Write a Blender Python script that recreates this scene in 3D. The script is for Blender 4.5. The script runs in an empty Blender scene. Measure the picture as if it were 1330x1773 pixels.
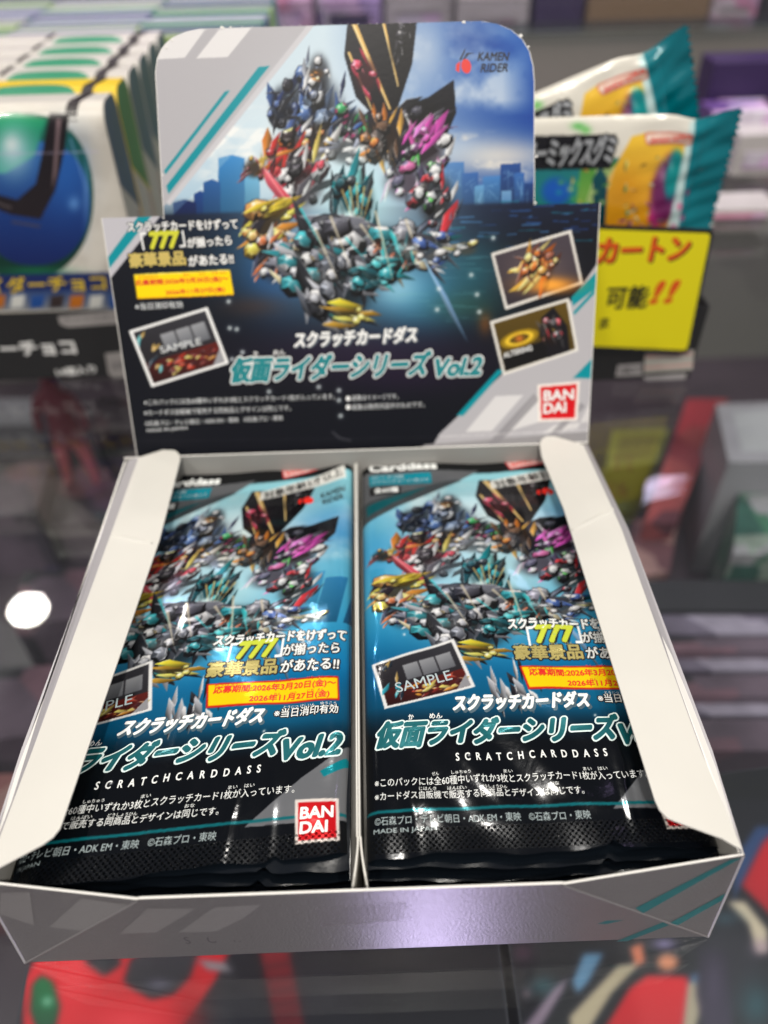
import bpy, bmesh, math, random
import numpy as np
from mathutils import Vector, Matrix

S = 0.001            # everything below is measured in millimetres
SC = bpy.context.scene
COL = SC.collection

# ------------------------------------------------------------------ camera
FPX, CX, CY = 1338.58, 665.0, 886.5
CAM = np.array([5.11, -64.77, 185.38])
RX, RY, RZ = 0.828261, 0.018597, -0.030958
def _rot(rx, ry, rz):
    c, s = math.cos, math.sin
    X = np.array([[1,0,0],[0,c(rx),-s(rx)],[0,s(rx),c(rx)]])
    Y = np.array([[c(ry),0,s(ry)],[0,1,0],[-s(ry),0,c(ry)]])
    Z = np.array([[c(rz),-s(rz),0],[s(rz),c(rz),0],[0,0,1]])
    return Z @ Y @ X
ROT = _rot(RX, RY, RZ)
cam_d = bpy.data.cameras.new('camera')
cam = bpy.data.objects.new('camera', cam_d); COL.objects.link(cam)
cam.location = CAM * S; cam.rotation_euler = (RX, RY, RZ)
cam_d.sensor_fit = 'VERTICAL'; cam_d.sensor_height = 36.0
cam_d.lens = FPX / 1773.0 * 36.0
cam_d.clip_start = 0.005; cam_d.clip_end = 60.0
cam_d.dof.use_dof = True
cam_d.dof.focus_distance = 0.179
cam_d.dof.aperture_fstop = 7.5
SC.camera = cam

# ------------------------------------------------------------------ ambient light and lamps
world = bpy.data.worlds.new('World'); SC.world = world; world.use_nodes = True
bg = world.node_tree.nodes['Background']
bg.inputs[0].default_value = (0.93, 0.90, 1.0, 1); bg.inputs[1].default_value = 0.21
SC.view_settings.view_transform = 'Standard'; SC.view_settings.look = 'None'
SC.view_settings.exposure = 0.0; SC.view_settings.gamma = 1.0
SC.view_settings.use_curve_mapping = False

def lamp(name, loc, power, size, color=(1, .95, .87), target=None, size_y=None):
    d = bpy.data.lights.new(name, 'AREA'); d.energy = power; d.color = color
    d.shape = 'DISK' if size_y is None else 'RECTANGLE'; d.size = size
    if size_y: d.size_y = size_y
    o = bpy.data.objects.new(name, d); COL.objects.link(o); o.location = loc
    t = Vector(target if target else (loc[0], loc[1], 0))
    o.rotation_euler = (t - Vector(loc)).to_track_quat('-Z', 'Y').to_euler()
    return o
for i, (x, y, pw) in enumerate([(-1.185,1.68,6), (-.22,1.75,5), (.75,.22,5), (-.9,.2,5), (.05,-.35,6.5), (-1.0,-.9,19), (1.0,-.9,19), (.1,.62,5), (0,-1.5,32)]):
    lamp('ceiling_downlight', (x, y, 1.8), pw*.95, .105)
lamp('case_led_strip', (.02, -.05, -.14), .085, .17, (.74, .60, 1.0), target=(.03, -.048, .5), size_y=.024)
lamp('rear_case_light', (.08, .47, .34), 1.15, .5, (.86, .74, 1.0), target=(.02, .66, .08), size_y=.05)

for i, (x, y) in enumerate([(-.325,.82), (-.30,.82), (-.275,.82), (.245,.39), (.265,.39), (.285,.39), ]):   # small case LEDs mirrored in the shelf glass
    lamp('case_led', (x*1.9, y*1.55, 1.15), .012, .016, (.72, .55, 1.0))
SC.cycles.use_denoising = True
SC.cycles.max_bounces = 8; SC.cycles.transparent_max_bounces = 12
SC.cycles.caustics_reflective = False; SC.cycles.caustics_refractive = False
SC.cycles.sample_clamp_indirect = 6.0

# ------------------------------------------------------------------ measuring helpers: from a photo pixel to a point on a named surface
def ray(x, y):
    return ROT @ np.array([(x-CX)/FPX, -(y-CY)/FPX, -1.0])
def on_plane(x, y, P0, n):
    d = ray(x, y); k = (n @ (P0-CAM)) / (n @ d); return CAM + k*d
def at_z(x, y, z): return on_plane(x, y, np.array([0,0,z],float), np.array([0,0,1.]))
def at_y(x, y, Y): return on_plane(x, y, np.array([0,Y,0],float), np.array([0,1.,0]))
def project(P):
    q = (np.asarray(P, float)-CAM) @ ROT
    return np.stack([CX+FPX*q[...,0]/-q[...,2], CY-FPX*q[...,1]/-q[...,2]], -1)

# ------------------------------------------------------------------ object helpers
def tag(o, label, cat, group=None):
    o['label'] = label; o['category'] = cat
    if group: o['group'] = group
    return o
def empty(name, loc=(0,0,0), rz=0.0):
    o = bpy.data.objects.new(name, None); COL.objects.link(o)
    o.location = Vector(loc)*S; o.rotation_euler = (0,0,rz); o.empty_display_size = .01
    return o
def link(name, me, mat=None, parent=None, smooth=False):
    o = bpy.data.objects.new(name, me); COL.objects.link(o)
    for m in (mat if isinstance(mat, (list, tuple)) else [mat]):
        if m: me.materials.append(m)
    if parent: o.parent = parent
    if smooth:
        me.polygons.foreach_set('use_smooth', [True]*len(me.polygons))
    return o
def mesh_obj(name, verts, faces, mat, parent=None, smooth=False):
    me = bpy.data.meshes.new(name)
    me.from_pydata([tuple(np.asarray(v, float)*S) for v in verts], [], faces); me.update()
    return link(name, me, mat, parent, smooth)
class MB:
    """collects shapes into one mesh; all in mm"""
    def __init__(s): s.v = []; s.f = []; s.mi = []
    def add(s, v, f, mi=0):
        b = len(s.v); s.v += [tuple(map(float, p)) for p in v]
        s.f += [tuple(b+i for i in q) for q in f]; s.mi += [mi]*len(f)
    def box(s, x0, x1, y0, y1, z0, z1, mi=0, M=None):
        v = [(x,y,z) for z in (z0,z1) for y in (y0,y1) for x in (x0,x1)]
        if M is not None: v = [tuple(M @ Vector(p)) for p in v]
        s.add(v, [(0,2,3,1),(4,5,7,6),(0,1,5,4),(2,6,7,3),(0,4,6,2),(1,3,7,5)], mi)
    def plate(s, pts, th, mi=0, mi_edge=1, mi_back=1):
        """flat card polygon, front face as given (counter-clockwise from the front), thickness th behind it"""
        p = np.array(pts, float); n = np.zeros(3)
        for i in range(len(p)): n += np.cross(p[i]-p[0], p[(i+1)%len(p)]-p[0])
        n /= np.linalg.norm(n); k = len(p); q = p - n*th
        b = len(s.v); s.v += [tuple(a) for a in p] + [tuple(a) for a in q]
        s.f.append(tuple(range(b, b+k))); s.mi.append(mi)
        s.f.append(tuple(range(b+2*k-1, b+k-1, -1))); s.mi.append(mi_back)
        for i in range(k):
            j = (i+1)%k; s.f.append((b+i, b+k+i, b+k+j, b+j)); s.mi.append(mi_edge)
    def build(s, name, mat, parent=None, smooth=False, bevel=0, seg=2):
        me = bpy.data.meshes.new(name)
        me.from_pydata([tuple(np.array(v)*S) for v in s.v], [], s.f); me.update()
        me.polygons.foreach_set('material_index', s.mi)
        o = link(name, me, mat, parent, smooth)
        if bevel:
            bm = bmesh.new(); bm.from_mesh(me)
            bmesh.ops.remove_doubles(bm, verts=bm.verts, dist=1e-7)
            bmesh.ops.bevel(bm, geom=list(bm.edges), offset=bevel*S, segments=seg, affect='EDGES', profile=.5)
            bm.to_mesh(me); bm.free()
            me.polygons.foreach_set('use_smooth', [False]*len(me.polygons))
        return o
def copy_tree(o, parent=None):
    c = o.copy(); COL.objects.link(c); c.parent = parent
    for ch in list(o.children): copy_tree(ch, c)
    return c
def grid_obj(name, P, colors=None, mat=None, parent=None, uv=None):
    """P: (rows, cols, 3) mm; colors: (rows, cols, 3) linear; uv: (rows, cols, 2)"""
    nr, nc = P.shape[:2]
    me = bpy.data.meshes.new(name); me.vertices.add(nr*nc)
    me.vertices.foreach_set('co', (P.reshape(-1,3)*S).astype(np.float32).ravel())
    i = np.arange((nr-1)*nc).reshape(nr-1, nc)[:, :-1].ravel()
    q = np.stack([i, i+1, i+nc+1, i+nc], 1).astype(np.int32); nf = len(q)
    me.loops.add(nf*4); me.loops.foreach_set('vertex_index', q.ravel())
    me.polygons.add(nf); me.polygons.foreach_set('loop_start', np.arange(nf, dtype=np.int32)*4)
    if hasattr(me.polygons[0], 'loop_total'):
        try: me.polygons.foreach_set('loop_total', np.full(nf, 4, np.int32))
        except Exception: pass
    me.polygons.foreach_set('use_smooth', np.ones(nf, bool))
    if colors is not None:
        a = me.color_attributes.new('print', 'FLOAT_COLOR', 'POINT')
        c = np.ones((nr*nc, 4), np.float32); c[:, :3] = colors.reshape(-1, 3); a.data.foreach_set('color', c.ravel())
    if uv is not None:
        l = me.uv_layers.new(name='mm'); l.data.foreach_set('uv', uv.reshape(-1,2)[q.ravel()].astype(np.float32).ravel())
    me.update(calc_edges=True); me.validate()
    return link(name, me, mat, parent)

# ------------------------------------------------------------------ materials
def lin(c):
    c = np.asarray(c, float)/255.0
    return np.where(c <= .04045, c/12.92, ((c+.055)/1.055)**2.4)
def L4(r, g, b): return tuple(lin((r,g,b)))+(1.0,)
def new_mat(name):
    m = bpy.data.materials.new(name); m.use_nodes = True
    nt = m.node_tree; return m, nt, nt.nodes['Principled BSDF']
def mat(name, col, rough=.5, metal=0.0, coat=0.0, bump=0.0, scale=200.0, var=0.0, spec=.5, stretch=None, emit=None):
    m, nt, b = new_mat(name)
    b.inputs['Base Color'].default_value = tuple(col)[:3]+(1,)
    b.inputs['Roughness'].default_value = rough; b.inputs['Metallic'].default_value = metal
    b.inputs['Coat Weight'].default_value = coat; b.inputs['Coat Roughness'].default_value = .06
    b.inputs['Specular IOR Level'].default_value = spec
    if bump or var:
        tc = nt.nodes.new('ShaderNodeTexCoord'); n = nt.nodes.new('ShaderNodeTexNoise')
        n.inputs['Scale'].default_value = scale; n.inputs['Detail'].default_value = 6
        if stretch:
            mp = nt.nodes.new('ShaderNodeMapping'); mp.inputs['Scale'].default_value = stretch
            nt.links.new(tc.outputs['Object'], mp.inputs[0]); nt.links.new(mp.outputs[0], n.inputs['Vector'])
        else: nt.links.new(tc.outputs['Object'], n.inputs['Vector'])
        if bump:
            bp = nt.nodes.new('ShaderNodeBump'); bp.inputs['Strength'].default_value = bump; bp.inputs['Distance'].default_value = .0004
            nt.links.new(n.outputs['Fac'], bp.inputs['Height']); nt.links.new(bp.outputs[0], b.inputs['Normal'])
        if var:
            mr = nt.nodes.new('ShaderNodeMapRange'); mr.inputs[3].default_value = 1-var; mr.inputs[4].default_value = 1+var
            mx = nt.nodes.new('ShaderNodeMix'); mx.data_type = 'RGBA'; mx.blend_type = 'MULTIPLY'; mx.inputs[0].default_value = 1
            mx.inputs[6].default_value = tuple(col)[:3]+(1,)
            nt.links.new(n.outputs['Fac'], mr.inputs[0]); nt.links.new(mr.outputs[0], mx.inputs[7]); nt.links.new(mx.outputs[2], b.inputs['Base Color'])
    return m
def print_mat(name, rough=.35, metal=0.0, coat=0.0, bump=0.0, scale=300, spec=.5):
    m, nt, b = new_mat(name)
    a = nt.nodes.new('ShaderNodeAttribute'); a.attribute_name = 'print'
    nt.links.new(a.outputs['Color'], b.inputs['Base Color'])
    b.inputs['Roughness'].default_value = rough; b.inputs['Metallic'].default_value = metal
    b.inputs['Coat Weight'].default_value = coat; b.inputs['Coat Roughness'].default_value = .05
    b.inputs['Specular IOR Level'].default_value = spec
    if bump:
        tc = nt.nodes.new('ShaderNodeTexCoord'); n = nt.nodes.new('ShaderNodeTexNoise')
        n.inputs['Scale'].default_value = scale; n.inputs['Detail'].default_value = 4
        bp = nt.nodes.new('ShaderNodeBump'); bp.inputs['Strength'].default_value = bump; bp.inputs['Distance'].default_value = .0004
        nt.links.new(tc.outputs['Object'], n.inputs['Vector']); nt.links.new(n.outputs['Fac'], bp.inputs['Height']); nt.links.new(bp.outputs[0], b.inputs['Normal'])
    return m
def foil_mat():
    """printed film: colour from the print, embossed dot rows in the sealed ends, fine crinkles"""
    m, nt, b = new_mat('printed_foil'); N = nt.nodes.new; K = nt.links.new
    a = N('ShaderNodeAttribute'); a.attribute_name = 'print'; K(a.outputs['Color'], b.inputs['Base Color'])
    b.inputs['Roughness'].default_value = .13; b.inputs['Metallic'].default_value = .35
    b.inputs['Coat Weight'].default_value = .2; b.inputs['Coat Roughness'].default_value = .035; b.inputs['Specular IOR Level'].default_value = .35
    uv = N('ShaderNodeUVMap'); uv.uv_map = 'mm'
    sp = N('ShaderNodeSeparateXYZ'); K(uv.outputs[0], sp.inputs[0])
    def mth(op, x, y=None):
        n = N('ShaderNodeMath'); n.operation = op
        for i, s in enumerate((x, y)):
            if s is None: continue
            if isinstance(s, (int, float)): n.inputs[i].default_value = s
            else: K(s, n.inputs[i])
        return n.outputs[0]
    u, v = sp.outputs[0], sp.outputs[1]
    sx = mth('SINE', mth('MULTIPLY', u, 2*math.pi/1.25)); sy = mth('SINE', mth('MULTIPLY', v, 2*math.pi/1.35))
    dots = mth('POWER', mth('MAXIMUM', mth('MULTIPLY', sx, sy), 0.0), 1.6)
    lowm = mth('MULTIPLY', mth('GREATER_THAN', v, 5.2), mth('LESS_THAN', v, 10.3))
    topm = mth('MULTIPLY', mth('GREATER_THAN', v, 115.0), mth('LESS_THAN', v, 123.0))
    side = mth('MULTIPLY', mth('GREATER_THAN', u, 2.0), mth('LESS_THAN', u, 72.5))
    msk = mth('MULTIPLY', mth('ADD', lowm, mth('MULTIPLY', topm, .45)), side)
    bp = N('ShaderNodeBump'); bp.inputs['Strength'].default_value = 1.0; bp.inputs['Distance'].default_value = .0011
    K(mth('MULTIPLY', dots, msk), bp.inputs['Height'])
    K(mth('ADD', mth('MULTIPLY', msk, .08), .13), b.inputs['Roughness'])
    n = N('ShaderNodeTexNoise'); n.inputs['Scale'].default_value = .16; n.inputs['Detail'].default_value = 3; n.inputs['Distortion'].default_value = .5
    K(uv.outputs[0], n.inputs['Vector'])
    b2 = N('ShaderNodeBump'); b2.inputs['Strength'].default_value = .4; b2.inputs['Distance'].default_value = .00022
    K(n.outputs['Fac'], b2.inputs['Height']); K(b2.outputs[0], bp.inputs['Normal'])
    K(bp.outputs[0], b.inputs['Normal']); K(bp.outputs[0], b.inputs['Coat Normal'])
    return m

M = {}
M['white_card'] = mat('white_card', (.60,.585,.54), .5, var=.11, scale=26, bump=.5)
M['edge_card'] = mat('card_edge', (.82,.80,.76), .8)
M['grey_card'] = mat('grey_inner_card', (.34,.33,.31), .5, var=.05, scale=80)
M['silver'] = mat('silver_foil_card', (.32,.30,.31), .31, metal=.78, bump=.32, scale=1700, stretch=(1,.5,1.6), var=.06)
M['silver_light'] = mat('silver_light_print', (.39,.37,.375), .35, metal=.72, bump=.3, scale=1700, stretch=(1,.5,1.6))
M['teal_on_silver'] = mat('teal_ink_on_silver', (.02,.19,.21), .32, metal=.5, bump=.3, scale=420)
M['grey_ink'] = mat('grey_ink', (.17,.16,.17), .35, metal=.6)
M['hinge'] = mat('silver_hinge_strip', (.52,.50,.52), .4, metal=.35, bump=.2, scale=400)
M['header'] = print_mat('header_print', .36, coat=.05, bump=.04, scale=900, spec=.3)
M['foil'] = foil_mat()
M['white_ink'] = mat('white_ink', (.82,.82,.80), .35)
M['dim_ink'] = mat('pale_grey_ink', (.66,.68,.68), .35)
M['gold_ink'] = mat('gold_ink', (.72,.56,.16), .3, metal=.3)
M['lime_ink'] = mat('yellow_green_ink', (.62,.62,.04), .3)
M['red_ink'] = mat('red_ink', (.72,.03,.02), .35)
M['teal_ink'] = mat('teal_ink', (.012,.22,.24), .3)
M['black_ink'] = mat('black_ink', (.008,.008,.010), .35)
M['orange_ink'] = mat('orange_ink', (.75,.10,.01), .4)
M['yellow_ink'] = mat('yellow_ink', (.72,.50,.02), .35)

# ------------------------------------------------------------------ lettering
_tc = {}
def glyphs(body, bold=0.0, space=1.0):
    k = (body, bold, space)
    if k in _tc: return _tc[k]
    cu = bpy.data.curves.new('lettering', 'FONT'); cu.body = body; cu.offset = bold; cu.space_character = space
    cu.resolution_u = 3; cu.fill_mode = 'FRONT'
    o = bpy.data.objects.new('lettering', cu); COL.objects.link(o)
    dg = bpy.context.evaluated_depsgraph_get(); dg.update()
    me = bpy.data.meshes.new_from_object(o.evaluated_get(dg))
    v = np.array([p.co[:2] for p in me.vertices]); f = [tuple(p.vertices) for p in me.polygons]
    bpy.data.meshes.remove(me); bpy.data.objects.remove(o); bpy.data.curves.remove(cu)
    _tc[k] = (v, f); return v, f
class Ink:
    """gathers lettering in surface coordinates; place(u, v, off) -> mm"""
    def __init__(s, to_uv): s.to_uv = to_uv; s.items = {}
    def text(s, key, body, p0, p1, h, bold=0.0, shear=0.0, space=1.0, off=.13, grow=0.0, shift=(0,0)):
        v, f = glyphs(body, 0.0, space); v0 = v
        if bold < .009: ring = [(0, 0)]
        else:
            n = 5 if bold < .03 else (9 if bold < .07 else 14)
            ring = [(0, 0)]+[(bold*math.cos(6.2832*i/n), bold*math.sin(6.2832*i/n)) for i in range(n)]
        a = np.array(s.to_uv(*p0)); b = np.array(s.to_uv(*p1)); c = np.array(s.to_uv(p0[0], p0[1]-h))
        ex = b-a; W = np.linalg.norm(ex); ex /= W; ey = np.array([-ex[1], ex[0]]); H = (c-a)@ey
        lo = v0.min(0); sz = v0.max(0)-lo
        t = (v-lo)/sz; em = H/max(sz[1], .6)
        for i, (bx_, by_) in enumerate(ring):        # heavier weight: the same outline laid down again a hair to each side
            x = t[:,0]*W+bx_*em; y = t[:,1]*H+by_*em; x = x + shear*(y-H/2)
            P = a + np.outer(x+shift[0], ex) + np.outer(y+shift[1], ey)
            s.put(key, P, f, off-.003*i)
    def put(s, key, P, f, off=.06):
        d = s.items.setdefault(key, [[], [], []]); base = len(d[0])
        d[0] += [tuple(p) for p in P]; d[1] += [tuple(base+i for i in q) for q in f]; d[2] += [off]*len(P)
    def poly(s, key, pts, off=.05):
        P = [s.to_uv(*p) for p in pts]; s.put(key, P, [tuple(range(len(P)))], off)
    def ellipse(s, key, c, rx, ry, ang=0, off=.06, n=28):
        pts = []
        for i in range(n):
            t = -2*math.pi*i/n; x, y = rx*math.cos(t), ry*math.sin(t)
            pts.append((c[0]+x*math.cos(ang)-y*math.sin(ang), c[1]+x*math.sin(ang)+y*math.cos(ang)))
        s.poly(key, pts, off)
    def build(s, place, names, parent):
        for key, (name, m) in names.items():
            if key not in s.items: continue
            P, f, off = s.items[key]; P = np.array(P)
            V = place(P[:,0], P[:,1], np.array(off))
            me = bpy.data.meshes.new(name); me.from_pydata((V*S).tolist(), [], f); me.update()
            link(name, me, m, parent)

# ------------------------------------------------------------------ a sheet to paint printed artwork on (sRGB 0-255, in photo pixels)
class Sheet:
    def __init__(s, x0, y0, x1, y1, base=(0,0,0)):
        s.x0, s.y0 = x0, y0; s.w, s.h = int(x1-x0), int(y1-y0)
        s.a = np.ones((s.h, s.w, 3))*np.array(base, float)
        s.T = lambda x, y: (x, y)
    def _grid(s, xa, ya, xb, yb):
        xa, ya = max(0, int(math.floor(xa-s.x0))-1), max(0, int(math.floor(ya-s.y0))-1)
        xb, yb = min(s.w, int(math.ceil(xb-s.x0))+2), min(s.h, int(math.ceil(yb-s.y0))+2)
        if xb <= xa or yb <= ya: return None
        return xa, ya, xb, yb
    def poly(s, pts, c0, c1=None, d=None, alpha=1.0, soft=0):
        p = np.array([s.T(*q) for q in pts], float)
        g = s._grid(p[:,0].min()-soft, p[:,1].min()-soft, p[:,0].max()+soft, p[:,1].max()+soft)
        if g is None: return
        xa, ya, xb, yb = g; cov = 0
        X, Y = np.meshgrid(np.arange(xa, xb)+s.x0, np.arange(ya, yb)+s.y0)
        for ox in (.25, .75):
            for oy in (.25, .75):
                x, y = X+ox, Y+oy; ins = np.zeros(x.shape, bool)
                for i in range(len(p)):
                    (ax, ay), (bx, by) = p[i], p[i-1]
                    if ay == by: continue
                    ins ^= ((ay > y) != (by > y)) & (x < (bx-ax)*(y-ay)/(by-ay)+ax)
                cov = cov+ins*.25
        if soft: cov = blur(cov, soft)
        col = np.array(c0, float)
        if c1 is not None:
            if d is None: d = (0, 1)
            q = p @ np.array(d, float); t = (X*d[0]+Y*d[1]-q.min())/max(1e-6, q.max()-q.min()); t = np.clip(t, 0, 1)[..., None]
            col = (1-t)*np.array(c0, float)+t*np.array(c1, float)
        A = (cov*alpha)[..., None]; s.a[ya:yb, xa:xb] = s.a[ya:yb, xa:xb]*(1-A)+col*A
    def glow(s, c, rx, ry, col, alpha=1.0, pw=2.0, ang=0.0):
        cx, cy = s.T(*c); ex, ey = s.T(c[0]+rx, c[1]); fx, fy = s.T(c[0], c[1]+ry)
        rx = max(1, math.hypot(ex-cx, ey-cy)); ry = max(1, math.hypot(fx-cx, fy-cy))
        R = max(rx, ry)*2.2; g = s._grid(cx-R, cy-R, cx+R, cy+R)
        if g is None: return
        xa, ya, xb, yb = g; X, Y = np.meshgrid(np.arange(xa, xb)+s.x0+.5-cx, np.arange(ya, yb)+s.y0+.5-cy)
        c_, s_ = math.cos(ang), math.sin(ang)
        r = ((X*c_+Y*s_)/rx)**2+((-X*s_+Y*c_)/ry)**2
        A = (alpha*np.exp(-r**(pw/2)))[..., None]
        s.a[ya:yb, xa:xb] = s.a[ya:yb, xa:xb]*(1-A)+np.array(col, float)*A
    def line(s, p, q, w, col, alpha=1.0, w2=None):
        dx, dy = q[0]-p[0], q[1]-p[1]; n = math.hypot(dx, dy) or 1; nx, ny = -dy/n, dx/n; w2 = w if w2 is None else w2
        s.poly([(p[0]+nx*w/2, p[1]+ny*w/2), (q[0]+nx*w2/2, q[1]+ny*w2/2), (q[0]-nx*w2/2, q[1]-ny*w2/2), (p[0]-nx*w/2, p[1]-ny*w/2)], col, alpha=alpha)
    def noise(s, region, scale, col, alpha, lo, hi, seed, sy=1.0):
        (xa, ya, xb, yb) = s._grid(*region)
        f = fbm((yb-ya, xb-xa), scale, seed, sy); A = np.clip((f-lo)/(hi-lo), 0, 1)*alpha
        yy = np.linspace(0, 1, yb-ya)[:, None]; xx = np.linspace(0, 1, xb-xa)[None, :]
        A = A*np.clip(np.minimum(yy, 1-yy)*6, 0, 1)*np.clip(np.minimum(xx, 1-xx)*6, 0, 1); A = A[..., None]
        s.a[ya:yb, xa:xb] = s.a[ya:yb, xa:xb]*(1-A)+np.array(col, float)*A
    def sample(s, xy):
        x = np.clip(xy[..., 0]-s.x0-.5, 0, s.w-1.001); y = np.clip(xy[..., 1]-s.y0-.5, 0, s.h-1.001)
        i, j = np.floor(x).astype(int), np.floor(y).astype(int); fx, fy = (x-i)[..., None], (y-j)[..., None]
        a = s.a
        c = (a[j, i]*(1-fx)+a[j, i+1]*fx)*(1-fy)+(a[j+1, i]*(1-fx)+a[j+1, i+1]*fx)*fy
        return lin(np.clip(c, 0, 255))
def blur(a, r):
    k = np.exp(-np.linspace(-2, 2, 2*int(math.ceil(r))+1)**2); k /= k.sum()
    a = np.apply_along_axis(lambda m: np.convolve(m, k, 'same'), 0, a)
    return np.apply_along_axis(lambda m: np.convolve(m, k, 'same'), 1, a)
def fbm(shape, scale, seed, sy=1.0):
    r = np.random.RandomState(seed); out = np.zeros(shape); amp = 1.0; tot = 0
    for o in range(5):
        sc = scale/2**o
        gh, gw = int(shape[0]/(sc*sy))+3, int(shape[1]/sc)+3
        g = r.rand(gh, gw)
        y = np.arange(shape[0])/(sc*sy); x = np.arange(shape[1])/sc
        j, i = y.astype(int), x.astype(int); fy, fx = y-j, x-i
        fy, fx = (fy*fy*(3-2*fy))[:, None], (fx*fx*(3-2*fx))[None, :]
        v = (g[j][:, i]*(1-fx)+g[j][:, i+1]*fx)*(1-fy)+(g[j+1][:, i]*(1-fx)+g[j+1][:, i+1]*fx)*fy
        out += v*amp; tot += amp; amp *= .5
    return out/tot

# abstract crystal-burst artwork (the same composition on the header card and the packs)
def shard(sh, rnd, x, y, L, W, ang, col):
    c, s = math.cos(ang), math.sin(ang)
    k = rnd.uniform(.25, .6); pts = [(-L/2, 0), (-L/2+L*k, -W/2), (L/2, rnd.uniform(-.15, .15)*W), (-L/2+L*rnd.uniform(.3, .7), W/2)]
    P = [(x+a*c-b*s, y+a*s+b*c) for a, b in pts]
    col = np.array(col, float); hi = np.clip(col*1.25+38, 0, 255); lo = col*.38
    sh.poly(P, hi, lo, d=(-s*.8+.2, c))
    sh.poly([P[0], P[1], P[2], (x, y)], np.clip(col*1.2+15, 0, 255), col*.7, d=(c, s), alpha=.75)
    if rnd.random() < .6: sh.line(P[0], P[1], .6, (250,250,250), .55, 1.4)
    if rnd.random() < .4: sh.line(P[1], P[2], 1.6, np.clip(col*.5+130, 0, 255), .7, .4)
def gem(sh, rnd, x, y, rx, ry, rot, pal):
    """a cut stone: ring of facets round a table, lit from the upper left of the drawing"""
    n = rnd.choice([6, 7, 8, 9]); ca, sa = math.cos(rot), math.sin(rot)
    def pt(t, k, jx=0, jy=0): return (x+(rx*k*math.cos(t)+jx)*ca-(ry*k*math.sin(t)+jy)*sa, y+(rx*k*math.cos(t)+jx)*sa+(ry*k*math.sin(t)+jy)*ca)
    ang = [6.2832*(i+rnd.uniform(-.22, .22))/n for i in range(n)]; rad = [rnd.uniform(.86, 1.08) for _ in range(n)]
    O = [pt(t, k) for t, k in zip(ang, rad)]; k2 = rnd.uniform(.48, .62); jx, jy = rx*rnd.uniform(-.12, .05), ry*rnd.uniform(-.2, 0)
    I = [pt(t+.1, k*k2, jx, jy) for t, k in zip(ang, rad)]
    sh.poly([pt(t, k*1.07) for t, k in zip(ang, rad)], (10, 10, 16), alpha=.85)
    c = np.array(rnd.choice(pal), float); c2 = np.array(rnd.choice(pal), float)
    for i in range(n):
        j = (i+1) % n; mx, my = (O[i][0]+O[j][0])/2-x, (O[i][1]+O[j][1])/2-y; d = -(mx*.5+my*.86)/(math.hypot(mx, my)+1e-6)
        f = .62+.75*d+rnd.uniform(-.2, .2); col = np.clip((c if i % 3 else c2)*max(.12, f)+(60*max(0, d)**2), 0, 255)
        sh.poly([O[i], O[j], I[j]], col, np.clip(col*.7, 0, 255)); sh.poly([O[i], I[j], I[i]], np.clip(col*1.25+8, 0, 255), col)
    sh.poly(I, np.clip(c*1.1+46, 0, 255), c*.55, d=(.5, 1))
    i = rnd.randrange(n); sh.poly([I[i], I[(i+1) % n], I[(i+2) % n]], np.clip(c*.6+120, 0, 255), alpha=.7)
    for i in range(n):
        if O[i][1] < y and rnd.random() < .7: sh.line(O[i], I[i], .7, (255,255,255), .6)
        if rnd.random() < .35: sh.line(I[i], I[(i+1) % n], .8, (255,255,255), .5)
    if rnd.random() < .55: sh.glow((x-rx*.3, y-ry*.4), max(2, rx*.16), max(2, ry*.14), (255,255,255), .9)
def cluster(sh, x, y, rx, ry, pal, n, seed, ang=-1.1, spread=.7, size=(.35, .9)):
    rnd = random.Random(seed); R = (rx+ry)/2
    rx, ry = rx*1.22, ry*1.22; av = np.mean(np.array(pal, float), 0)*.3; sh.glow((x, y), rx*.72, ry*.72, av, .85, 5)
    for i in range(int(n*.75)):                     # splinters behind
        a = rnd.uniform(0, 6.283); r = math.sqrt(rnd.random()); px, py = x+rx*r*math.cos(a), y+ry*r*math.sin(a)
        L = R*rnd.uniform(*size)*1.7*(1.3-.7*i/n); shard(sh, rnd, px, py, L, L*rnd.uniform(.12, .28), ang+rnd.gauss(0, spread*.6), rnd.choice(pal))
    for i in range(max(2, int(n*.38))):              # cut stones in front
        a = rnd.uniform(0, 6.283); r = .85*math.sqrt(rnd.random()); px, py = x+rx*r*math.cos(a), y+ry*r*math.sin(a)
        q = R*rnd.uniform(.2, .42)*(1.15-.5*i/max(2, n*.38)); gem(sh, rnd, px, py, q*rnd.uniform(.75, 1.0), q*rnd.uniform(.9, 1.35), ang+1.57+rnd.gauss(0, .4), pal)
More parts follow.
